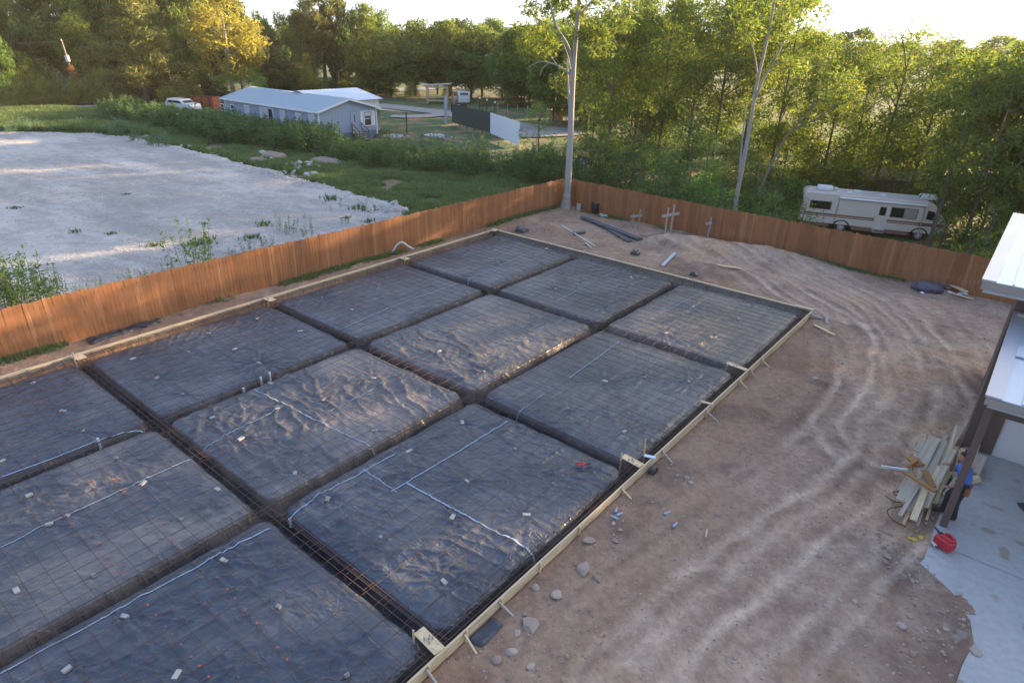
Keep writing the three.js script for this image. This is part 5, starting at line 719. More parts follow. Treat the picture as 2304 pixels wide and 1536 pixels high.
// ---------------------------------------------------------------- vegetation
const leafM = new THREE.MeshPhysicalMaterial({ color: 0xffffff, vertexColors: true, roughness: 0.9, transmission: 0.66, thickness: 0, side: THREE.DoubleSide, specularIntensity: 0.3 });
const barkPale = mat([1, 1, 1], 0.9, { map: colorTex(128, 256, (u, v) => { const a = tfbm(u, v * 0.7, 6, 4, 3), b = ss(0.55, 0.75, tfbm(u, v * 2, 8, 3, 7)); return [lerp(0.28, 0.44, a) - 0.14 * b, lerp(0.26, 0.42, a) - 0.14 * b, lerp(0.235, 0.385, a) - 0.13 * b]; }, 2, 6) });
const barkDark = mat([1, 1, 1], 0.95, { map: colorTex(128, 256, (u, v) => { const a = tfbm(u, v * 0.4, 12, 4, 13); return [lerp(0.06, 0.16, a), lerp(0.05, 0.13, a), lerp(0.04, 0.10, a)]; }, 2, 5) });
class Leaves {
  constructor() { this.p = []; this.n = []; this.c = []; this.i = []; }
  add(x, y, z, s, asp, R, col, up = 0.4, dir) {
    // a pointed four-cornered leaf or leaf spray
    let nx = R() - 0.5, ny = R() - 0.5 + up * (R() < 0.5 ? 0.6 : -0.1), nz = R() - 0.5; let l = Math.hypot(nx, ny, nz) || 1; nx /= l; ny /= l; nz /= l;
    let ax = R() - 0.5, ay = R() - 0.5, az = R() - 0.5; if (dir) { ax = dir[0] + 0.5 * ax; ay = dir[1] + 0.5 * ay; az = dir[2] + 0.5 * az; }
    const d = ax * nx + ay * ny + az * nz; ax -= d * nx; ay -= d * ny; az -= d * nz; l = Math.hypot(ax, ay, az) || 1; ax *= s / l; ay *= s / l; az *= s / l;
    const k = asp / 1, bx1 = (ny * az - nz * ay) * k, by = (nz * ax - nx * az) * k, bz = (nx * ay - ny * ax) * k, b = this.p.length / 3;
    this.p.push(x - ax, y - ay, z - az, x + bx1 * 0.5 - ax * 0.1, y + by * 0.5 - ay * 0.1, z + bz * 0.5 - az * 0.1, x + ax, y + ay, z + az, x - bx1 * 0.5 - ax * 0.1, y - by * 0.5 - ay * 0.1, z - bz * 0.5 - az * 0.1);
    for (let q = 0; q < 4; q++) { this.n.push(nx, ny, nz); this.c.push(col[0], col[1], col[2]); }
    this.i.push(b, b + 2, b + 1, b, b + 3, b + 2);
  }
  geo() { const g = new THREE.BufferGeometry(); g.setAttribute('position', new THREE.Float32BufferAttribute(this.p, 3)); g.setAttribute('normal', new THREE.Float32BufferAttribute(this.n, 3)); g.setAttribute('color', new THREE.Float32BufferAttribute(this.c, 3)); g.setIndex(this.i); return g; }
}
// gaps in the canopy through which the evening sun reaches the sheeting (ground polygons, followed up towards the sun)
const CANOPY_GAPS = [
  [[690, 862], [850, 785], [1080, 700], [1200, 690], [1330, 735], [1190, 810], [1050, 860], [900, 850], [740, 890]],
  [[400, 975], [600, 880], [760, 800], [900, 835], [1050, 905], [830, 985], [640, 1050], [480, 1000]],
  [[0, 1170], [180, 1075], [400, 985], [440, 1020], [300, 1090], [0, 1215]],
  [[1330, 760], [1500, 690], [1680, 720], [1620, 800], [1480, 810], [1380, 790]],
  [[780, 1320], [1080, 1175], [1390, 1055], [1400, 1105], [1120, 1225], [850, 1345]],
  [[640, 1330], [830, 1290], [850, 1320], [680, 1390]],
  [[1540, 550], [1580, 535], [1590, 550], [1560, 562]],
].map((p) => p.map(([x, y]) => { const q = P(x, y, 0.2); return [q.x, q.z]; }));
const sunT = [SUN.x / SUN.y, SUN.z / SUN.y], saz = Math.sin(SUN_AZ), caz = Math.cos(SUN_AZ);
function inGap(x, y, z) {
  const t = y - 0.2, gx = x - sunT[0] * t, gz = z - sunT[1] * t; if (gz > 4 || gz < -34 || gx < -25 || gx > -2) return false;
  const s = gx * caz + gz * saz, a = gx * saz - gz * caz; if (fbm(s * 0.9, a * 0.33, 2) < 0.36) return false;
  for (const p of CANOPY_GAPS) if (polyDist(p, gx, gz) < 0.45) return true;
  return false;
}
const PAL = {
  roadside: [[0.24, 0.28, 0.05], [0.32, 0.31, 0.05], [0.22, 0.17, 0.055]],
  wood: [[0.117, 0.206, 0.036], [0.215, 0.283, 0.042], [0.078, 0.146, 0.036]], oak: [[0.16, 0.225, 0.035], [0.27, 0.29, 0.04], [0.10, 0.165, 0.035]], pine: [[0.19, 0.215, 0.05], [0.27, 0.26, 0.055], [0.12, 0.16, 0.045]],
  gold: [[0.36, 0.33, 0.05], [0.30, 0.30, 0.05], [0.40, 0.31, 0.05]], dead: [[0.371, 0.167, 0.068], [0.273, 0.138, 0.058], [0.450, 0.215, 0.088]], lime: [[0.196, 0.332, 0.068], [0.254, 0.390, 0.078], [0.146, 0.264, 0.058]],
  dark: [[0.062, 0.120, 0.032], [0.099, 0.167, 0.036], [0.046, 0.099, 0.028]], weed: [[0.095, 0.19, 0.05], [0.14, 0.24, 0.06], [0.07, 0.145, 0.045]], pale: [[0.146, 0.273, 0.128], [0.186, 0.322, 0.146], [0.117, 0.225, 0.107]],
};
const tint = (pal, R, c) => { const a = PAL[pal], k = R(), u = k < 0.5 ? a[0] : k < 0.8 ? a[1] : a[2], m = 0.75 + 0.5 * R(); return [u[0] * m * c, u[1] * m * (0.92 + 0.16 * R()) * c, u[2] * m * c]; };
// crown of leaf clumps inside an egg-shaped volume; origin at the trunk foot
function crown(L, o) {
  const { h, r, base = 0.3, n = 4000, leaf = 0.3, pal = 'wood', R, kind = 'round', cx = 0, cz = 0, oy = 0, cull, asp = 0.55, clumps = 46 } = o, tips = [];
  const H0 = h * base, HC = (h - H0) / 2;
  for (let k = 0; k < clumps; k++) {
    let a = R() * 6.283, y, q, cr;
    if (kind === 'pine') { const tier = Math.floor(R() * 9), t = (tier + 0.3 * R()) / 9; y = H0 + t * (h - H0) * 0.97; q = r * (0.25 + 0.75 * R()) * Math.pow(1 - t * 0.86, 0.75); cr = r * (0.17 + 0.10 * R()); }
    else if (kind === 'tall') { const t = R(); y = H0 + t * (h - H0); q = r * Math.sqrt(R()) * Math.sin(Math.PI * (0.12 + 0.8 * t)); cr = r * (0.2 + 0.16 * R()); }
    else if (kind === 'bush') { const t = R() * R(); y = h * (0.12 + 0.8 * t); q = r * Math.sqrt(R()) * (1 - 0.65 * t); cr = r * (0.22 + 0.16 * R()); }
    else { const t = R() * 2 - 1, rr = Math.cbrt(0.25 + 0.75 * R()); y = H0 + HC + HC * 0.88 * t * rr; q = r * 0.88 * Math.sqrt(Math.max(0.02, 1 - t * t)) * rr * (t < 0 ? 1 : 0.92); cr = r * (0.17 + 0.17 * R()); }
    tips.push([q * Math.cos(a), y, q * Math.sin(a), cr, 0.8 + 0.4 * R()]);
  }
  const tot = tips.reduce((s, t) => s + t[3] * t[3], 0);
  for (const [x, y, z, cr, bright] of tips) {
    const m = Math.round(n * cr * cr / tot);
    for (let k = 0; k < m; k++) {
      const u = R() * 2 - 1, a = R() * 6.283, q = cr * Math.cbrt(0.15 + 0.85 * R()) * (0.8 + 0.45 * R()), s = Math.sqrt(1 - u * u);
      const X = cx + x + q * s * Math.cos(a), Y = oy + y + q * u * (kind === 'pine' ? 0.55 : 0.75), Z = cz + z + q * s * Math.sin(a);
      if (cull && cull(X, Y, Z)) continue; if (Y < oy + 0.05) continue;
      L.add(X, Y, Z, leaf * (0.55 + 0.6 * R()), asp, R, tint(pal, R, bright), 0.4);
    }
  }
  return tips;
}
function woodwork(h, tr, tips, R, o = {}) { // trunk and limbs towards some of the clumps
  const lean = o.lean || 0, top = V(lean * h, h * 0.86, 0), list = [limb([V(0, -0.3, 0), V(lean * h * 0.3 + 0.15 * (R() - 0.5), h * 0.3, 0.15 * (R() - 0.5)), V(lean * h * 0.65, h * 0.62, 0.3 * (R() - 0.5)), top], tr, tr * 0.18, 8)];
  const n = Math.min(o.limbs || 9, tips.length);
  for (let k = 0; k < n; k++) { const [x, y, z] = tips[Math.floor(k * tips.length / n)], y0 = Math.min(h * 0.75, Math.max(h * 0.15, y - Math.hypot(x, z) * (0.5 + 0.4 * R()))), b = V(lean * y0, y0, 0), e = V(x, y, z), m = b.clone().lerp(e, 0.5); m.y += 0.08 * b.distanceTo(e); list.push(limb([b, m, e], tr * (0.42 - 0.2 * y0 / h), 0.02, 5)); }
  return mergeGeometries(list);
}
const tmpl = {};
function treeTemplate(key, o) { // unit trees of about 12 m that are copied with their own size
  const R = rng(o.seed), L = new Leaves(), tips = crown(L, { h: 12, r: o.r || 5, R, ...o });
  tmpl[key] = { crownG: L.geo(), woodG: woodwork(12, o.tr || 0.26, tips, R, o), r: o.r || 5, bark: o.bark || barkDark };
}
for (let k = 0; k < 3; k++) {
  treeTemplate('oak' + k, { seed: 100 + k, pal: 'oak', n: 8000, leaf: 0.38, base: 0.12, clumps: 60 }); treeTemplate('wood' + k, { seed: 120 + k, pal: 'wood', n: 7500, leaf: 0.42, base: 0.06, clumps: 55 });
  treeTemplate('dark' + k, { seed: 140 + k, pal: 'dark', n: 7000, leaf: 0.44, base: 0.04, clumps: 50 });
}
for (let k = 0; k < 2; k++) { treeTemplate('pine' + k, { seed: 160 + k, pal: 'pine', kind: 'pine', n: 9500, leaf: 0.40, asp: 0.32, base: 0.1, r: 4.4, clumps: 78 }); treeTemplate('lime' + k, { seed: 170 + k, pal: 'lime', n: 5200, leaf: 0.3, base: 0.02, clumps: 60 }); treeTemplate('tall' + k, { seed: 190 + k, pal: 'pine', kind: 'tall', n: 3600, leaf: 0.36, asp: 0.35, base: 0.42, r: 2.6, clumps: 34 }); treeTemplate('roadbush' + k, { seed: 200 + k, pal: 'roadside', kind: 'bush', n: 4200, leaf: 0.34, base: 0.02, r: 6, clumps: 50 }); }
for (let k = 0; k < 2; k++) treeTemplate('under' + k, { seed: 220 + k, pal: 'dark', kind: 'bush', n: 4200, leaf: 0.6, base: 0.02, r: 6, clumps: 46 });
treeTemplate('gold0', { seed: 180, pal: 'gold', n: 6000, leaf: 0.33, base: 0.15, r: 4.2, clumps: 70, bark: barkPale }); treeTemplate('dead0', { seed: 185, pal: 'dead', n: 1500, leaf: 0.3, base: 0.2, r: 3, clumps: 40, limbs: 26 });
const RV_ = rng(444);
function plantTree(kind, px, baseY, topY, hw, label, group, h0 = 0) {
  const t = tmpl[kind], p = P(px, baseY, h0); p.y = Math.max(G(p.x, p.z), -0.3) - 0.05; const H = heightAt(p, topY), rr = hw / FPX * depth(p), o = thing(/pine|tall/.test(kind) ? 'pine_tree' : /roadbush|under/.test(kind) ? 'shrub' : 'leafy_tree', label, /roadbush|under/.test(kind) ? 'shrub' : 'tree', p, RV_() * 6.28, group);
  part(o, 'trunk', t.woodG, t.bark); part(o, 'crown', t.crownG, leafM).userData.kind = 'stuff'; o.scale.set(rr / t.r, H / 12, rr / t.r); return o;
}
const kinds = ['wood0', 'oak1', 'dark2', 'wood1', 'dark0', 'oak2', 'wood2', 'dark1', 'oak0'];
{ // the wood along the road
  const gl = 'trees of the wood across the road', lab = 'green tree in the dense wood across the road';
  let k = 0;
  for (const [x, by, ty, hw] of [[-40, 214, -50, 60], [25, 210, -60, 55], [75, 216, 45, 40], [120, 212, 30, 48], [150, 204, -60, 60], [205, 214, 25, 50], [235, 206, -50, 55], [285, 204, -60, 55], [400, 206, -50, 55], [440, 212, 35, 40], [455, 204, -50, 50], [500, 203, -30, 50], [590, 205, 15, 50], [630, 212, 60, 36], [660, 204, 25, 45], [690, 206, 40, 40], [770, 206, -15, 50], [820, 205, 0, 50], [850, 203, 15, 55], [60, 222, 110, 38], [395, 222, 120, 42], [445, 222, 140, 36], [640, 214, 130, 40], [680, 210, 110, 36]]) plantTree(kinds[k++ % 9], x, by, ty, hw, lab, gl);
  for (let q = 0; q < 26; q++) plantTree(kinds[(q * 2) % 9], -120 + q * 58 + 20 * RV_(), 172 + 6 * RV_(), (q < 12 ? -45 : 35) + 25 * RV_(), 52, 'dark tree in the far wood on the skyline', 'trees of the far wood on the skyline');
  for (let q = 0; q < 12; q++) plantTree(kinds[(q * 2 + 1) % 9], 1250 + q * 110, 178, 45 + 30 * RV_() + (q > 6 ? 30 : 0), 60, 'hazy tree far behind the motorhome trees', 'trees far behind the motorhome');
  plantTree('pine0', 332, 232, -40, 108, 'large olive pine with layered tufts beside the road'); plantTree('gold0', 528, 226, -30, 88, 'golden yellow tree standing beside the large pine'); plantTree('dead0', 612, 208, 78, 36, 'rust brown withered tree beside the golden tree'); plantTree('tall0', 735, 206, -40, 52, 'tall bare stemmed pine beside the straight utility pole'); plantTree('tall1', 700, 204, 10, 40, 'slender pine left of the tall bare stemmed pine'); plantTree('lime0', 548, 226, 132, 64, 'fresh green bushy tree behind the mobile home roof'); plantTree('lime1', 18, 226, 50, 34, 'pale green drooping tree at the end of the road');
  for (const [x, by, ty, hw] of [[30, 236, 165, 46], [80, 236, 140, 40], [115, 234, 118, 44], [60, 238, 180, 40], [205, 234, 125, 46], [235, 236, 150, 34], [150, 236, 190, 34], [285, 236, 185, 30], [395, 236, 160, 38], [440, 234, 165, 30], [690, 214, 112, 34], [660, 214, 150, 30], [730, 214, 165, 30], [790, 212, 148, 36], [815, 214, 165, 26]]) plantTree('roadbush' + (k++ % 2), x, by, ty, hw, 'yellow green shrub along the road', 'shrubs along the road');
  for (let q = 0; q < 34; q++) { const x = q < 22 ? -40 + q * 25 : 600 + (q - 22) * 24; plantTree('under' + (q % 2), x + 8 * RV_(), (x < 500 ? 229 : 213) - 6 * RV_(), (x < 500 ? 178 : 165) + 20 * RV_(), 26 + 8 * RV_(), 'dark undergrowth shrub at the foot of the roadside wood', 'undergrowth at the foot of the wood'); }
  // the group by the lane
  for (const [x, by, ty, hw, kd] of [[845, 214, 48, 60, 'oak0'], [880, 218, 70, 62, 'oak1'], [935, 216, 38, 70, 'oak2'], [985, 212, 55, 60, 'wood0'], [1015, 216, 40, 64, 'oak0'], [1085, 218, 48, 68, 'oak1'], [1130, 226, 100, 56, 'lime0'], [1165, 222, 55, 60, 'wood2'], [1060, 222, 110, 60, 'oak2'], [1215, 226, 60, 60, 'oak0'], [1190, 240, 130, 50, 'wood1'], [1255, 232, 80, 56, 'dark0'], [1300, 240, 120, 60, 'oak1'], [1340, 236, 90, 70, 'wood0']]) plantTree(kd, x, by, ty, hw, 'broad green tree standing beside the lane past the mobile home', 'trees beside the lane');
  for (const [x, by, ty, hw] of [[925, 222, 165, 22], [1010, 222, 170, 16], [1090, 236, 205, 20], [1150, 240, 200, 22], [1220, 250, 215, 26], [870, 218, 180, 18]]) plantTree('roadbush0', x, by, ty, hw, 'low bush under the trees by the lane', 'low bushes under the lane trees');
}
{ // brown vines round the leaning pole
  const L = new Leaves(), R = rng(31); for (let k = 0; k < 900; k++) { const y = 0.2 + 4.6 * R(), a = R() * 6.28, q = 0.25 + 0.5 * R() * (1 - y / 7); L.add(q * Math.cos(a), y, q * Math.sin(a), 0.12 + 0.12 * R(), 0.5, R, tint('dead', R, 0.9)); }
  const o = solo('dead_vine', L.geo(), leafM, 'mass of dead brown vine on the leaning utility pole', 'vine'); o.position.copy(poleA); o.rotation.z = 0.2;
}
// ---- trees behind the back fence, each with a crown of its own
function atZ(px, z, row = 90) { const d = DZ.clone().addScaledVector(DX, (px - 1152) / FPX).addScaledVector(DY, -(row - 768) / FPX); const p = V(d.x * z / d.z, 0, z); p.y = G(p.x, p.z) - 0.05; return p; }
function ownTree(px, topY, z, hw, pal, label, group, o = {}) {
  const p = atZ(px, z, clamp(topY + 60, 90, 500)), R = rng(Math.round(px * 3 + z * 7 + 9999)), H = Math.max(2, heightAt(p, topY)), r = hw / FPX * depth(p), L = new Leaves();
  const vol = r * r * H, n = Math.round(clamp(vol * (o.dens || 40), 900, o.max || 21000));
  const tips = crown(L, { h: H, r, R, n, leaf: o.leaf || 0.205, pal, base: o.base ?? 0.16, kind: o.kind || 'round', clumps: o.clumps || 60, asp: o.asp || 0.55, cull: (X, Y, Z) => inGap(X + p.x, Y + p.y, Z + p.z) });
  const t = thing(o.kind === 'bush' ? 'shrub' : 'leafy_tree', label, o.kind === 'bush' ? 'shrub' : 'tree', p, 0, group);
  part(t, 'trunk', woodwork(H, o.tr || 0.15, tips, R, { limbs: o.limbs || 10, lean: o.lean || 0 }), o.bark || barkDark); part(t, 'crown', L.geo(), leafM).userData.kind = 'stuff'; return t;
}
{
  const lab = 'leafy tree in the backlit grove behind the back fence', g = 'trees of the grove behind the back fence';
  for (const [x, t, z, hw, pal] of [[1335, 15, -60, 85, 'oak'], [1390, -30, -50, 95, 'oak'], [1450, -50, -64, 110, 'oak'], [1510, -60, -52, 110, 'oak'], [1580, -70, -62, 115, 'oak'], [1645, -70, -56, 110, 'oak'], [1715, -80, -66, 115, 'oak'], [1790, -60, -58, 100, 'oak'], [1848, 30, -70, 70, 'oak'], [1905, 95, -60, 80, 'oak'], [1975, 60, -62, 95, 'oak'], [2135, 75, -57, 90, 'oak'], [2215, 92, -49, 92, 'oak'], [2300, 88, -51, 110, 'oak'], [2180, 95, -66, 100, 'oak'], [2270, 95, -64, 110, 'oak']]) ownTree(x, t, z, hw, pal, lab, g);
  for (const [x, t, z, hw, pal] of [[1175, 50, -84, 70, 'oak'], [1235, 35, -92, 75, 'wood'], [1290, 45, -74, 70, 'oak'], [1250, 70, -68, 60, 'wood'], [1360, 25, -86, 80, 'oak'], [1420, 30, -98, 80, 'wood'], [1300, 30, -104, 80, 'dark'], [1330, 45, -68, 74, 'oak'], [1440, 20, -76, 80, 'oak'], [1505, 10, -86, 86, 'wood'], [1400, 60, -72, 70, 'wood'], [1480, 20, -82, 90, 'oak']]) ownTree(x, t, z, hw, pal, 'tall tree between the lane and the pale fence corner tree', 'trees between the lane and the corner tree', { leaf: 0.36, dens: 34, max: 15000, base: 0.05 });
  ownTree(2055, 38, -58, 118, 'oak', 'large feathery tree glowing in the sun behind the motorhome nose', undefined, { leaf: 0.19, asp: 0.4, max: 26000, clumps: 90 });
  for (const [x, t, z, hw] of [[2380, 60, -56, 150], [2480, 40, -62, 160], [2600, 20, -56, 170], [2760, 0, -60, 190], [2950, -20, -58, 210], [3200, -40, -60, 240], [3500, -60, -58, 270], [3900, -80, -62, 320], [4400, -120, -60, 380], [5200, -160, -60, 480], [6200, -200, -58, 580]]) ownTree(x, t, z, hw, 'oak', 'broad tree standing behind the metal building', 'trees behind the metal building', { leaf: 0.45, max: 11000, base: 0.04, dens: 22 });
  const bl = 'shrub growing close behind the back fence', bg = 'shrubs behind the back fence';
  for (const [x, t, z, hw, pal] of [[1318, 300, -41, 62, 'dark'], [1370, 225, -43, 70, 'dark'], [1430, 262, -40.5, 64, 'dark'], [1492, 295, -39.5, 62, 'weed'], [1555, 318, -40, 60, 'weed'], [1600, 260, -44, 62, 'lime'], [1560, 200, -47, 70, 'wood'], [1625, 372, -39, 50, 'weed'], [1705, 330, -43.5, 56, 'wood'], [1745, 395, -41, 44, 'weed'], [1770, 300, -50, 64, 'wood'], [1835, 330, -56, 66, 'oak'], [1900, 300, -57, 66, 'oak'], [1975, 290, -58, 70, 'oak'], [2050, 320, -60, 70, 'oak'], [2120, 330, -57, 70, 'oak'], [2240, 420, -50, 60, 'oak'], [2235, 450, -45, 56, 'oak'], [2260, 400, -52, 80, 'oak'], [2205, 515, -39, 46, 'oak'], [1460, 180, -50, 70, 'wood'], [1690, 220, -52, 70, 'oak'], [1340, 180, -52, 66, 'wood'], [2150, 250, -56, 76, 'oak'], [2270, 280, -58, 90, 'oak'], [2000, 230, -66, 90, 'oak'], [1850, 220, -62, 80, 'oak'], [1600, 235, -66, 70, 'wood'], [1690, 240, -70, 70, 'wood'], [1780, 235, -68, 70, 'oak'], [1950, 240, -70, 76, 'oak'], [2080, 240, -68, 76, 'oak'], [1500, 240, -66, 70, 'wood'], [2150, 385, -49.5, 38, 'oak'], [2090, 350, -55, 60, 'oak']]) ownTree(x, t, z, hw, pal, bl, bg, { kind: 'bush', leaf: 0.155, dens: 110, max: 9500, tr: 0.1, clumps: 40, limbs: 6 });
  ownTree(1806, 440, -46.4, 52, 'oak', 'bright bush growing between the fence and the motorhome side', undefined, { kind: 'bush', leaf: 0.14, dens: 90, max: 5000, tr: 0.06, limbs: 8 });
  ownTree(1212, 232, -40.5, 42, 'lime', 'green cone shaped tree beside the fence corner', undefined, { kind: 'tall', leaf: 0.15, base: 0.03, dens: 90, max: 6000, tr: 0.12 });
}
const PZ = (px, py, z) => { const d = DZ.clone().addScaledVector(DX, (px - 1152) / FPX).addScaledVector(DY, -(py - 768) / FPX); return d.multiplyScalar(z / d.z).add(camera.position); };
{ // tall pale trunk in the fence corner
  const z = -34.35, p = P(1273, 470, 0), R = rng(71), o = thing('tall_pale_tree', 'tall tree with a bare pale trunk in the fence corner', 'tree', [p.x, 0.02, z]);
  const q = (x, y, dz = 0) => PZ(x, y, z + dz).sub(o.position), wood = [
    limb([q(1272, 474), q(1276, 440), q(1282, 340), q(1287, 220), q(1293, 120), q(1302, 20), q(1310, -90), q(1316, -220)], 0.235, 0.06, 12),
    limb([q(1271, 476), q(1274, 455), q(1277, 425)], 0.4, 0.2, 12),
    limb([q(1287, 172), q(1268, 155, 0.2), q(1240, 142, 0.5), q(1210, 140, 0.8), q(1185, 155, 1)], 0.06, 0.012, 7), limb([q(1235, 142, 0.5), q(1222, 152, 0.7), q(1214, 172, 0.9)], 0.025, 0.008, 5), limb([q(1255, 148, 0.4), q(1240, 128, 0.3), q(1228, 118, 0.2)], 0.03, 0.008, 5),
    limb([q(1289, 140), q(1276, 100, 0.3), q(1252, 60, 0.6), q(1238, 10, 0.8), q(1220, -60, 1)], 0.105, 0.03, 7), limb([q(1288, 178), q(1276, 120, -0.3), q(1262, 85, -0.5)], 0.06, 0.015, 6),
    limb([q(1300, 40), q(1330, 5, -0.5), q(1365, -30, -1)], 0.1, 0.03, 6), limb([q(1296, 90), q(1320, 50, 0.4), q(1345, 35, 0.8)], 0.06, 0.02, 6), limb([q(1290, 150), q(1278, 148, 0.3), q(1270, 140, 0.4)], 0.03, 0.01, 5), limb([q(1284, 290), q(1279, 200, -0.2), q(1276, 130, -0.3)], 0.09, 0.05, 7)];
  part(o, 'trunk', mergeGeometries(wood), barkPale);
  const L = new Leaves();
  for (let k = 0; k < 64; k++) { const x = 1170 + 250 * R(), y = -230 + 350 * Math.pow(R(), 0.75), c = q(x, y, 3.2 * (R() - 0.5)), cr = 0.45 + 0.6 * R(); if (x > 1255 && x < 1290 && y > 60) continue; const b = 0.8 + 0.4 * R(); for (let m = 0; m < 130; m++) { const u = R() * 2 - 1, a = R() * 6.28, s = Math.sqrt(1 - u * u), rr = cr * Math.cbrt(R()) * 1.15; L.add(c.x + rr * s * Math.cos(a), c.y + rr * u * 0.8, c.z + rr * s * Math.sin(a), 0.11 + 0.09 * R(), 0.55, R, tint('oak', R, b)); } }
  part(o, 'crown', L.geo(), leafM).userData.kind = 'stuff';
}
{ // second pale trunk, forked, behind the back fence
  const z = -41.5, p = PZ(1652, 480, z), R = rng(72), o = thing('forked_pale_tree', 'slim forked tree with a pale leaning trunk behind the back fence', 'tree', [p.x, G(p.x, z) - 0.05, z]);
  const q = (x, y, dz = 0) => PZ(x, y, z + dz).sub(o.position);
  part(o, 'trunk', mergeGeometries([limb([q(1650, 510), q(1655, 460), q(1672, 370), q(1690, 270), q(1703, 190), q(1722, 110), q(1742, 10), q(1755, -80)], 0.155, 0.045, 10), limb([q(1698, 225), q(1722, 170, 0.4), q(1742, 140, 0.7), q(1765, 90, 1)], 0.10, 0.03, 7), limb([q(1662, 420), q(1668, 340, 0.5), q(1680, 230, 1)], 0.08, 0.03, 6), limb([q(1706, 180), q(1700, 130, -0.3), q(1690, 90, -0.5)], 0.05, 0.02, 6)]), barkPale);
  const L = new Leaves(); for (let k = 0; k < 40; k++) { const y = -120 + 300 * R() * R(), x = 1742 + (R() - 0.5) * 190 - y * 0.1, c = q(x, y, 3 * (R() - 0.5)), cr = 0.4 + 0.6 * R(), b = 0.8 + 0.4 * R(); for (let m = 0; m < 110; m++) { const u = R() * 2 - 1, a = R() * 6.28, s = Math.sqrt(1 - u * u), rr = cr * Math.cbrt(R()) * 1.15; const X = c.x + rr * s * Math.cos(a), Y = c.y + rr * u * 0.8, Z = c.z + rr * s * Math.sin(a); if (inGap(X + o.position.x, Y + o.position.y, Z + z)) continue; L.add(X, Y, Z, 0.11 + 0.09 * R(), 0.55, R, tint('oak', R, b)); } }
  part(o, 'crown', L.geo(), leafM).userData.kind = 'stuff';
  const o2 = thing('leaning_tree', 'slanting bare grey trunk leaning towards the motorhome', 'tree', [PZ(1735, 395, -43).x, -1.4, -43]), q2 = (x, y, dz = 0) => PZ(x, y, -43 + dz).sub(o2.position);
  part(o2, 'trunk', mergeGeometries([limb([q2(1705, 440), q2(1735, 372), q2(1775, 300), q2(1820, 255), q2(1850, 215), q2(1872, 170)], 0.085, 0.025, 8), limb([q2(1785, 292), q2(1840, 265, 0.4), q2(1880, 235, 0.7), q2(1905, 200, 1)], 0.06, 0.02, 6), limb([q2(1825, 250), q2(1835, 215, 0.2), q2(1850, 190, 0.3)], 0.05, 0.015, 6)]), mat([0.55, 0.5, 0.46], 0.9, { map: barkPale.map }));
  const L2 = new Leaves(); for (let k = 0; k < 14; k++) { const c = q2(1860 + 60 * R(), 150 + 90 * R(), 2 * (R() - 0.5)); for (let m = 0; m < 110; m++) { const X = c.x + 1.3 * (R() - 0.5), Y = c.y + 1.0 * (R() - 0.5), Z = c.z + 1.3 * (R() - 0.5); if (inGap(X + o2.position.x, Y - 1.4, Z - 43)) continue; L2.add(X, Y, Z, 0.1 + 0.09 * R(), 0.5, R, tint('oak', R, 1)); } } part(o2, 'crown', L2.geo(), leafM).userData.kind = 'stuff';
}
// ---------------------------------------------------------------- weeds and grass
const weedT = [];
for (let v = 0; v < 5; v++) { // tall leafy weed clump, about 2 m, stems with leaves
  const R = rng(600 + v), L = new Leaves(), st = [], n = v === 4 ? 9 : 22;
  for (let k = 0; k < n; k++) { const a = R() * 6.28, q = 0.75 * Math.sqrt(R()), h = (1.1 + 1.0 * R()) * (1 - 0.3 * q), b = V(q * Math.cos(a), -0.05, q * Math.sin(a)), e = V(b.x * 1.35 + 0.2 * (R() - 0.5), h, b.z * 1.35 + 0.2 * (R() - 0.5)); st.push(rod(b, e, 0.014, 0.005, 4)); for (let m = 0; m < 34; m++) { const t = 0.12 + 0.88 * Math.pow(R(), 0.7), c = b.clone().lerp(e, t), rr = 0.24 * (1.15 - t); const a2 = R() * 6.28; L.add(c.x + rr * Math.cos(a2), c.y + 0.1 * (R() - 0.5), c.z + rr * Math.sin(a2), 0.06 + 0.07 * R() * (1.2 - t * 0.6), 0.5, R, tint(v === 3 ? 'pale' : 'weed', R, 1), 0.5, [Math.cos(a2), 0.3, Math.sin(a2)]); } }
  weedT.push({ g: L.geo(), s: mergeGeometries(st) });
}
const stemM = mat([0.10, 0.12, 0.05], 0.9);
function weed(p, v, sc, sy, label, group) { const o = thing('tall_weed', label, 'weed', p, RV_() * 6.28, group); part(o, 'stems', weedT[v].s, stemM); part(o, 'leaves', weedT[v].g, leafM).userData.kind = 'stuff'; o.scale.set(sc, sy, sc); return o; }
const gnd = (p) => { p.y = lotEdge(p.x, p.z) < 0 ? lotY(p.x, p.z) : G(p.x, p.z); return p; };
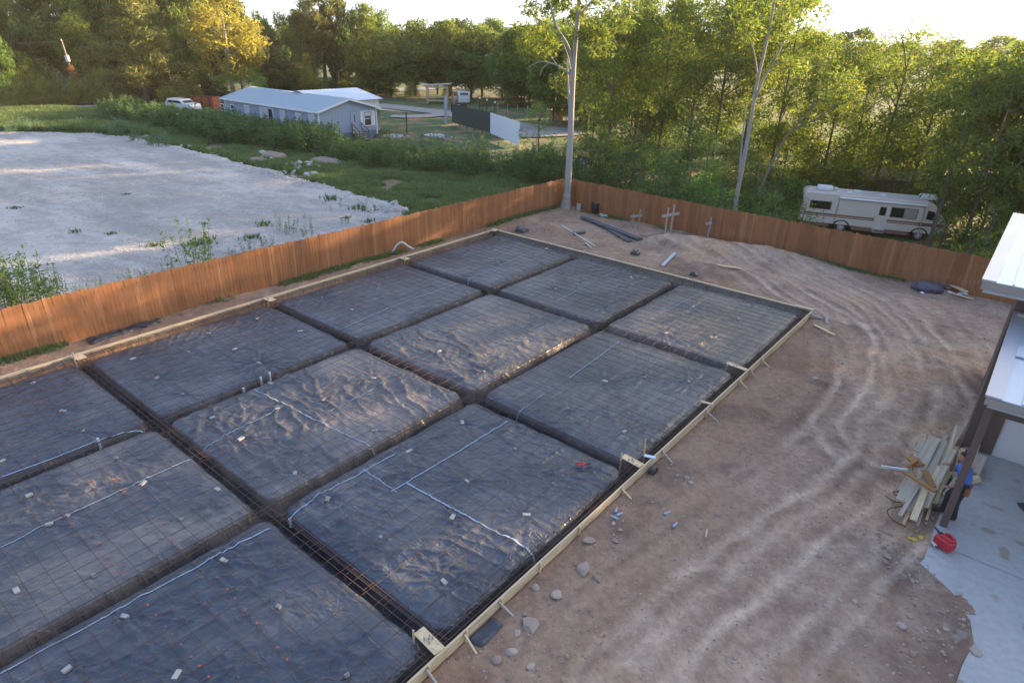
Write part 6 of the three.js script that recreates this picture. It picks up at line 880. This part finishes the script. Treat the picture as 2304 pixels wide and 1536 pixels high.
{
  const hl = 'tall dark weed in the thicket in front of the mobile home', hg = 'weeds of the thicket before the mobile home';
  for (let k = 0; k < 100; k++) { const t = RV_(), x = lerp(262, 735, t), y0 = lerp(258, 336, Math.pow(t, 0.9)) + 22 * (RV_() - 0.35), p = gnd(P(x, y0, 0)); weed(p, Math.floor(RV_() * 3), 1.6 + 0.8 * RV_(), (1.0 + 0.6 * RV_()) * (t < 0.12 ? 0.9 : 1.0), hl, hg); }
  const sl = 'leafy weed in the strip between the lawn and the left fence', sg = 'weeds of the strip beside the lawn';
  for (let k = 0; k < 80; k++) { const t = RV_(), x = lerp(735, 1270, t), y0 = lerp(345, 405, t) + 34 * (RV_() - 0.45), p = gnd(P(x, y0, 0)); if (p.x > fenceX(p.z) - 0.8) continue; weed(p, Math.floor(RV_() * 3), 1.15 + 0.6 * RV_(), 0.7 + 0.8 * RV_() * RV_() + 0.3 * t, sl, sg); }
  for (const [x, y, s] of [[265, 300, 1.25], [255, 305, 1.0], [280, 302, 1.1], [365, 330, 1.0], [340, 326, 0.8], [45, 292, 1.0], [70, 295, 0.9], [180, 292, 0.9], [20, 298, 0.8], [300, 318, 0.7]]) weed(gnd(P(x, y, 0)), 3, s * 1.2, s * 0.75, 'pale green bushy weed at the back of the white lot', 'pale weeds at the back of the lot');
  for (const [x, y, s, sy] of [[10, 708, 1.2, 1.25], [48, 702, 1.25, 1.35], [85, 692, 1.05, 1.1], [28, 694, 1.0, 1.4], [-30, 712, 1.2, 1.3], [66, 696, 1.0, 1.3]]) weed(gnd(P(x, y, 0)), RV_() < 0.5 ? 4 : 1, s, sy, 'tall leafy weed growing against the outside of the left fence', 'tall weeds outside the left fence');
  weed(gnd(P(135, 685, 0)), 0, 0.42, 0.75, 'single dense weed standing beside the tall fence weeds'); weed(gnd(P(432, 602, 0)), 4, 1.1, 1.3, 'open branched weed rising behind the middle of the left fence'); weed(gnd(P(456, 604, 0)), 4, 0.8, 0.8, 'smaller weed beside the open branched weed'); weed(gnd(P(650, 528, 0)), 4, 0.6, 0.5, 'thin pale weed on the white lot near the fence');
  for (const [x, y, s, sy] of [[220, 660, 0.35, 0.35], [270, 652, 0.3, 0.3], [295, 640, 0.3, 0.4], [380, 615, 0.3, 0.4], [520, 580, 0.4, 0.3], [560, 568, 0.4, 0.3], [600, 556, 0.4, 0.32], [628, 520, 0.16, 0.55], [690, 535, 0.4, 0.3], [700, 520, 0.12, 0.5], [620, 492, 0.1, 0.22], [685, 494, 0.1, 0.2], [745, 478, 0.1, 0.28], [766, 470, 0.1, 0.28], [778, 505, 0.3, 0.28], [180, 668, 0.3, 0.3], [330, 630, 0.4, 0.3]]) weed(gnd(P(x, y, 0)), 4, s, sy, 'small weed sprouting near the outside of the left fence', 'small weeds beside the left fence');
}
{ // grass tufts
  const blades = []; const R = rng(808);
  for (let k = 0; k < 9; k++) { const a = R() * 6.28, b = 0.05 + 0.09 * R(), h = 0.16 + 0.16 * R(), w = 0.012, x = 0.05 * (R() - 0.5), z = 0.05 * (R() - 0.5), g = new THREE.BufferGeometry(); g.setAttribute('position', new THREE.Float32BufferAttribute([x - w * Math.sin(a), 0, z + w * Math.cos(a), x + w * Math.sin(a), 0, z - w * Math.cos(a), x + b * Math.cos(a), h, z + b * Math.sin(a)], 3)); g.computeVertexNormals(); blades.push(g); }
  const tuft = mergeGeometries(blades), gm = new THREE.MeshPhysicalMaterial({ color: 0xffffff, roughness: 0.9, transmission: 0.3, thickness: 0, side: THREE.DoubleSide, specularIntensity: 0.3 });
  const poly = [[370, 300], [480, 330], [600, 345], [720, 350], [900, 378], [1100, 400], [1265, 405], [1200, 440], [1000, 480], [925, 500], [905, 488], [925, 468], [850, 446], [760, 420], [690, 395], [600, 375], [480, 342], [400, 322]];
  const pw = poly.map((q) => w2(...q)), xs = pw.map((q) => q[0]), zs = pw.map((q) => q[1]), xa = Math.min(...xs), xb = Math.max(...xs), za = Math.min(...zs), zb = Math.max(...zs);
  const col = (c) => { const t = R(), k = 0.8 + 0.5 * R(); return c.setRGB(lerp(0.11, 0.24, t * t) * k, lerp(0.18, 0.25, t) * k, 0.075 * k); };
  scatter('grass', tuft, gm, 42000, () => { const x = lerp(xa, xb, R()), z = lerp(za, zb, R()); if (polyDist(pw, x, z) > 0.8 || lotEdge(x, z) < -0.3 || x > fenceX(z) - 0.1) return null; const d = fbm(x * 0.5, z * 0.5, 3); if (R() > ss(0.25, 0.5, d)) return null; const s = 0.7 + 1.5 * R() * d; return [x, Math.max(G(x, z), lotY(x, z)) - 0.02, z, s * 1.3, s, s * 1.3, 0, R() * 6.28, 0]; }, 'green grass between the white lot and the weeds', 'grass', col);
  const pw2 = [[-40, 252], [240, 246], [470, 246], [470, 300], [360, 305], [220, 296], [-40, 290]].map((q) => w2(...q)); const X2 = pw2.map((q) => q[0]), Z2 = pw2.map((q) => q[1]);
  scatter('verge_grass', tuft, gm, 26000, () => { const x = lerp(Math.min(...X2), Math.max(...X2), R()), z = lerp(Math.min(...Z2), Math.max(...Z2), R()); if (polyDist(pw2, x, z) > 0.5 || lotEdge(x, z) < -0.2) return null; const s = 1.2 + 2.2 * R() * fbm(x * 0.3, z * 0.3, 3); return [x, G(x, z) - 0.02, z, s * 1.5, s, s * 1.5, 0, R() * 6.28, 0]; }, 'rough grass between the road and the white lot', 'grass', col);
  // grass along both sides of the fences
  scatter('fence_grass', tuft, gm, 9000, () => {
    if (R() < 0.62) { const z = lerp(-34.6, 2, R()), out = R() < 0.6, x = fenceX(z) + (out ? -0.1 - 1.4 * R() * R() : 0.06 + 0.45 * R() * R()), d = fbm(x * 0.4, z * 0.6, 2); if (R() > ss(0.35, 0.62, d)) return null; const s = 0.4 + (out ? 1.1 : 0.5) * R(); return [x, out ? Math.max(lotY(x, z), G(x, z)) - 0.03 : dirtY(x, z) - 0.01, z, s, s, s, 0, R() * 6.28, 0]; }
    const x = lerp(-23.5, 1, R()), z = fenceZ(x) + 0.06 + 0.7 * R() * R(); if (R() > 0.5 * ss(0.45, 0.65, fbm(x * 0.5, z, 2))) return null; const s = 0.2 + 0.4 * R(); return [x, dirtY(x, z) - 0.01, z, s, s, s, 0, R() * 6.28, 0];
  }, 'grass growing along the foot of the fences', 'grass', col);
  // single tufts on the white lot
  const clump = mergeGeometries(Array.from({ length: 26 }, () => tuft.clone().rotateY(R() * 6).translate(0.9 * (R() - 0.5) * R() * 2, 0, 0.7 * (R() - 0.5) * R() * 2))), cm = gm.clone(); cm.color.setRGB(0.09, 0.17, 0.045);
  for (const [x, y, s] of [[745, 450, 1.3], [812, 471, 1.4], [595, 507, 1.0], [568, 535, 1.0], [350, 552, 1.0], [465, 545, 1.3], [440, 550, 1.0], [285, 438, 0.5], [170, 523, 0.7], [250, 528, 0.6], [460, 503, 0.5], [830, 500, 0.8], [780, 490, 0.6], [815, 405, 0.8], [35, 470, 0.7]]) { const p = gnd(P(x, y, 0.05)), o = solo('grass_clump', clump, cm, 'isolated green grass clump on the white lot', 'grass clump', 'grass clumps on the white lot'); o.position.copy(p); o.scale.set(s, s * 0.8, s); o.rotation.y = RV_() * 6; }
}
// ---------------------------------------------------------------- person beside the porch post
{
  const f = P(2120, 1178, 0.15), o = thing('person', 'person in a blue shirt and dark trousers standing by the lumber pile, looking down', 'person', [f.x + 0.14, 0.145, f.z - 0.42], 0);
  // local frame: -x is where the person faces, y up
  const B = [ // a, ra, b, rb, colour
    [[-0.02, 0.98, 0], 0.145, [-0.04, 1.12, 0], 0.135, 's'], [[-0.04, 1.12, 0], 0.135, [-0.10, 1.34, 0], 0.15, 's'], [[-0.11, 1.40, -0.15], 0.075, [-0.11, 1.40, 0.15], 0.075, 's'],
    [[-0.12, 1.44, 0], 0.058, [-0.17, 1.54, 0], 0.055, 'k'], [[-0.20, 1.62, 0], 0.098, [-0.185, 1.68, 0], 0.102, 'k'], [[-0.29, 1.615, 0], 0.022, [-0.275, 1.65, 0], 0.018, 'k'], [[-0.185, 1.635, -0.1], 0.02, [-0.185, 1.665, -0.1], 0.018, 'k'], [[-0.185, 1.635, 0.1], 0.02, [-0.185, 1.665, 0.1], 0.018, 'k'],
    [[-0.11, 1.39, 0.19], 0.068, [-0.16, 1.14, 0.26], 0.05, 's'], [[-0.16, 1.14, 0.26], 0.045, [-0.30, 0.94, 0.22], 0.034, 'k'],
    [[-0.11, 1.39, -0.19], 0.068, [-0.22, 1.16, -0.25], 0.05, 's'], [[-0.22, 1.16, -0.25], 0.045, [-0.37, 1.32, -0.13], 0.034, 'k'],
    [[-0.02, 0.96, 0.09], 0.115, [-0.06, 0.52, 0.10], 0.075, 't'], [[-0.06, 0.52, 0.10], 0.073, [0.02, 0.10, 0.10], 0.05, 't'], [[0.02, 0.05, 0.10], 0.048, [-0.14, 0.035, 0.11], 0.04, 'b'],
    [[-0.02, 0.96, -0.09], 0.115, [-0.18, 0.54, -0.11], 0.075, 't'], [[-0.18, 0.54, -0.11], 0.073, [-0.20, 0.10, -0.11], 0.05, 't'], [[-0.19, 0.05, -0.11], 0.048, [-0.36, 0.035, -0.12], 0.04, 'b']];
  const fing = (c, d, s) => { const r = []; for (let k = 0; k < 4; k++) { const z = (k - 1.5) * 0.021, l = 0.04 - 0.005 * Math.abs(k - 1.2); r.push([[c[0] - 0.075, c[1], c[2] + z], 0.0095, [c[0] - 0.075 - l, c[1] - 0.015, c[2] + z], 0.009, 'k'], [[c[0] - 0.075 - l, c[1] - 0.015, c[2] + z], 0.009, [c[0] - 0.075 - l * 1.4, c[1] - 0.055, c[2] + z], 0.008, 'k']); } r.push([[c[0] - 0.025, c[1], c[2] + s * 0.035], 0.012, [c[0] - 0.075, c[1] - 0.02, c[2] + s * 0.055], 0.0095, 'k']); r.push([[c[0] - 0.01, c[1], c[2] - 0.012], 0.026, [c[0] - 0.06, c[1], c[2] - 0.018], 0.02, 'k'], [[c[0] - 0.01, c[1], c[2] + 0.012], 0.026, [c[0] - 0.06, c[1], c[2] + 0.018], 0.02, 'k']); return r; };
  const HL = fing([-0.31, 0.93, 0.22], 0, -1), HR = fing([-0.38, 1.33, -0.125], 0, 1), COL = { s: [0.055, 0.14, 0.42], k: [0.30, 0.17, 0.115], t: [0.022, 0.022, 0.028], b: [0.05, 0.035, 0.025] };
  const sd = (b, x, y, z) => { const [a, ra, c, rb] = b, ex = c[0] - a[0], ey = c[1] - a[1], ez = c[2] - a[2], t = clamp(((x - a[0]) * ex + (y - a[1]) * ey + (z - a[2]) * ez) / (ex * ex + ey * ey + ez * ez)); return Math.hypot(x - a[0] - ex * t, y - a[1] - ey * t, z - a[2] - ez * t) - lerp(ra, rb, t); };
  function skin(bones, ctr, half, res, k) {
    const mc = new MarchingCubes(res, new THREE.MeshBasicMaterial(), false, false, 120000); mc.isolation = 0; const N = mc.size; let q = 0;
    for (let z = 0; z < N; z++) for (let y = 0; y < N; y++) for (let x = 0; x < N; x++) { const X = ctr[0] + half * (2 * x / N - 1), Y = ctr[1] + half * (2 * y / N - 1), Z = ctr[2] + half * (2 * z / N - 1); let d = 1e3; for (const b of bones) { const e = sd(b, X, Y, Z), h = Math.max(k - Math.abs(d - e), 0) / k; d = Math.min(d, e) - h * h * k * 0.25; } mc.field[q++] = -d; }
    mc.update(); const n = mc.count ?? mc.geometry.drawRange.count, pos = new Float32Array(n * 3), nor = new Float32Array(n * 3), col = new Float32Array(n * 3);
    for (let i = 0; i < n; i++) { const p = [0, 1, 2].map((c) => mc.positionArray[i * 3 + c] * half + ctr[c]); pos.set(p, i * 3); for (let c = 0; c < 3; c++) nor[i * 3 + c] = mc.normalArray[i * 3 + c]; let best = 1e9, cc = 's'; for (const b of bones) { const e = sd(b, ...p); if (e < best) { best = e; cc = b[4]; } } col.set(COL[cc], i * 3); }
    const g = new THREE.BufferGeometry(); g.setAttribute('position', new THREE.BufferAttribute(pos, 3)); g.setAttribute('normal', new THREE.BufferAttribute(nor, 3)); g.setAttribute('color', new THREE.BufferAttribute(col, 3)); return g;
  }
  const g = mergeGeometries([skin(B, [-0.1, 0.88, 0], 0.96, 104, 0.05), skin(HL, [-0.37, 0.915, 0.22], 0.11, 44, 0.012), skin(HR, [-0.44, 1.317, -0.125], 0.11, 44, 0.012)]);
  part(o, 'body', g, new THREE.MeshStandardMaterial({ vertexColors: true, roughness: 0.85 }));
  const hg = new THREE.SphereGeometry(0.118, 20, 14), hp = hg.attributes.position; for (let i = 0; i < hp.count; i++) { const x = hp.getX(i), y = hp.getY(i); if (x < -0.03 && y < 0.045) hp.setX(i, -0.03); if (y < -0.06) hp.setY(i, -0.06); } hg.computeVertexNormals();
  part(o, 'hair', hg, mat([0.02, 0.014, 0.01], 0.8), [-0.178, 1.685, 0]);
  for (const s of [-1, 1]) part(o, 'eye', new THREE.SphereGeometry(0.011, 8, 6), mat([0.03, 0.02, 0.015], 0.3), [-0.283, 1.665, s * 0.036]);
  part(o, 'mouth', bx(0.01, 0.008, 0.045), mat([0.2, 0.08, 0.07], 0.7), [-0.283, 1.585, 0]);
  part(o, 'tool_belt', new THREE.TorusGeometry(0.15, 0.035, 8, 22).rotateX(Math.PI / 2), mat([0.24, 0.075, 0.03], 0.75), [-0.02, 0.98, 0]); part(o, 'tool_pouch', new RoundedBoxGeometry(0.12, 0.22, 0.08, 2, 0.03), mat([0.26, 0.08, 0.03], 0.75), [0.04, 0.88, 0.18]); part(o, 'tool_pouch', new RoundedBoxGeometry(0.12, 0.2, 0.08, 2, 0.03), mat([0.26, 0.08, 0.03], 0.75), [0.08, 0.89, -0.16]);
  o.rotation.y = 0.25;
}
renderer.render(scene, camera);
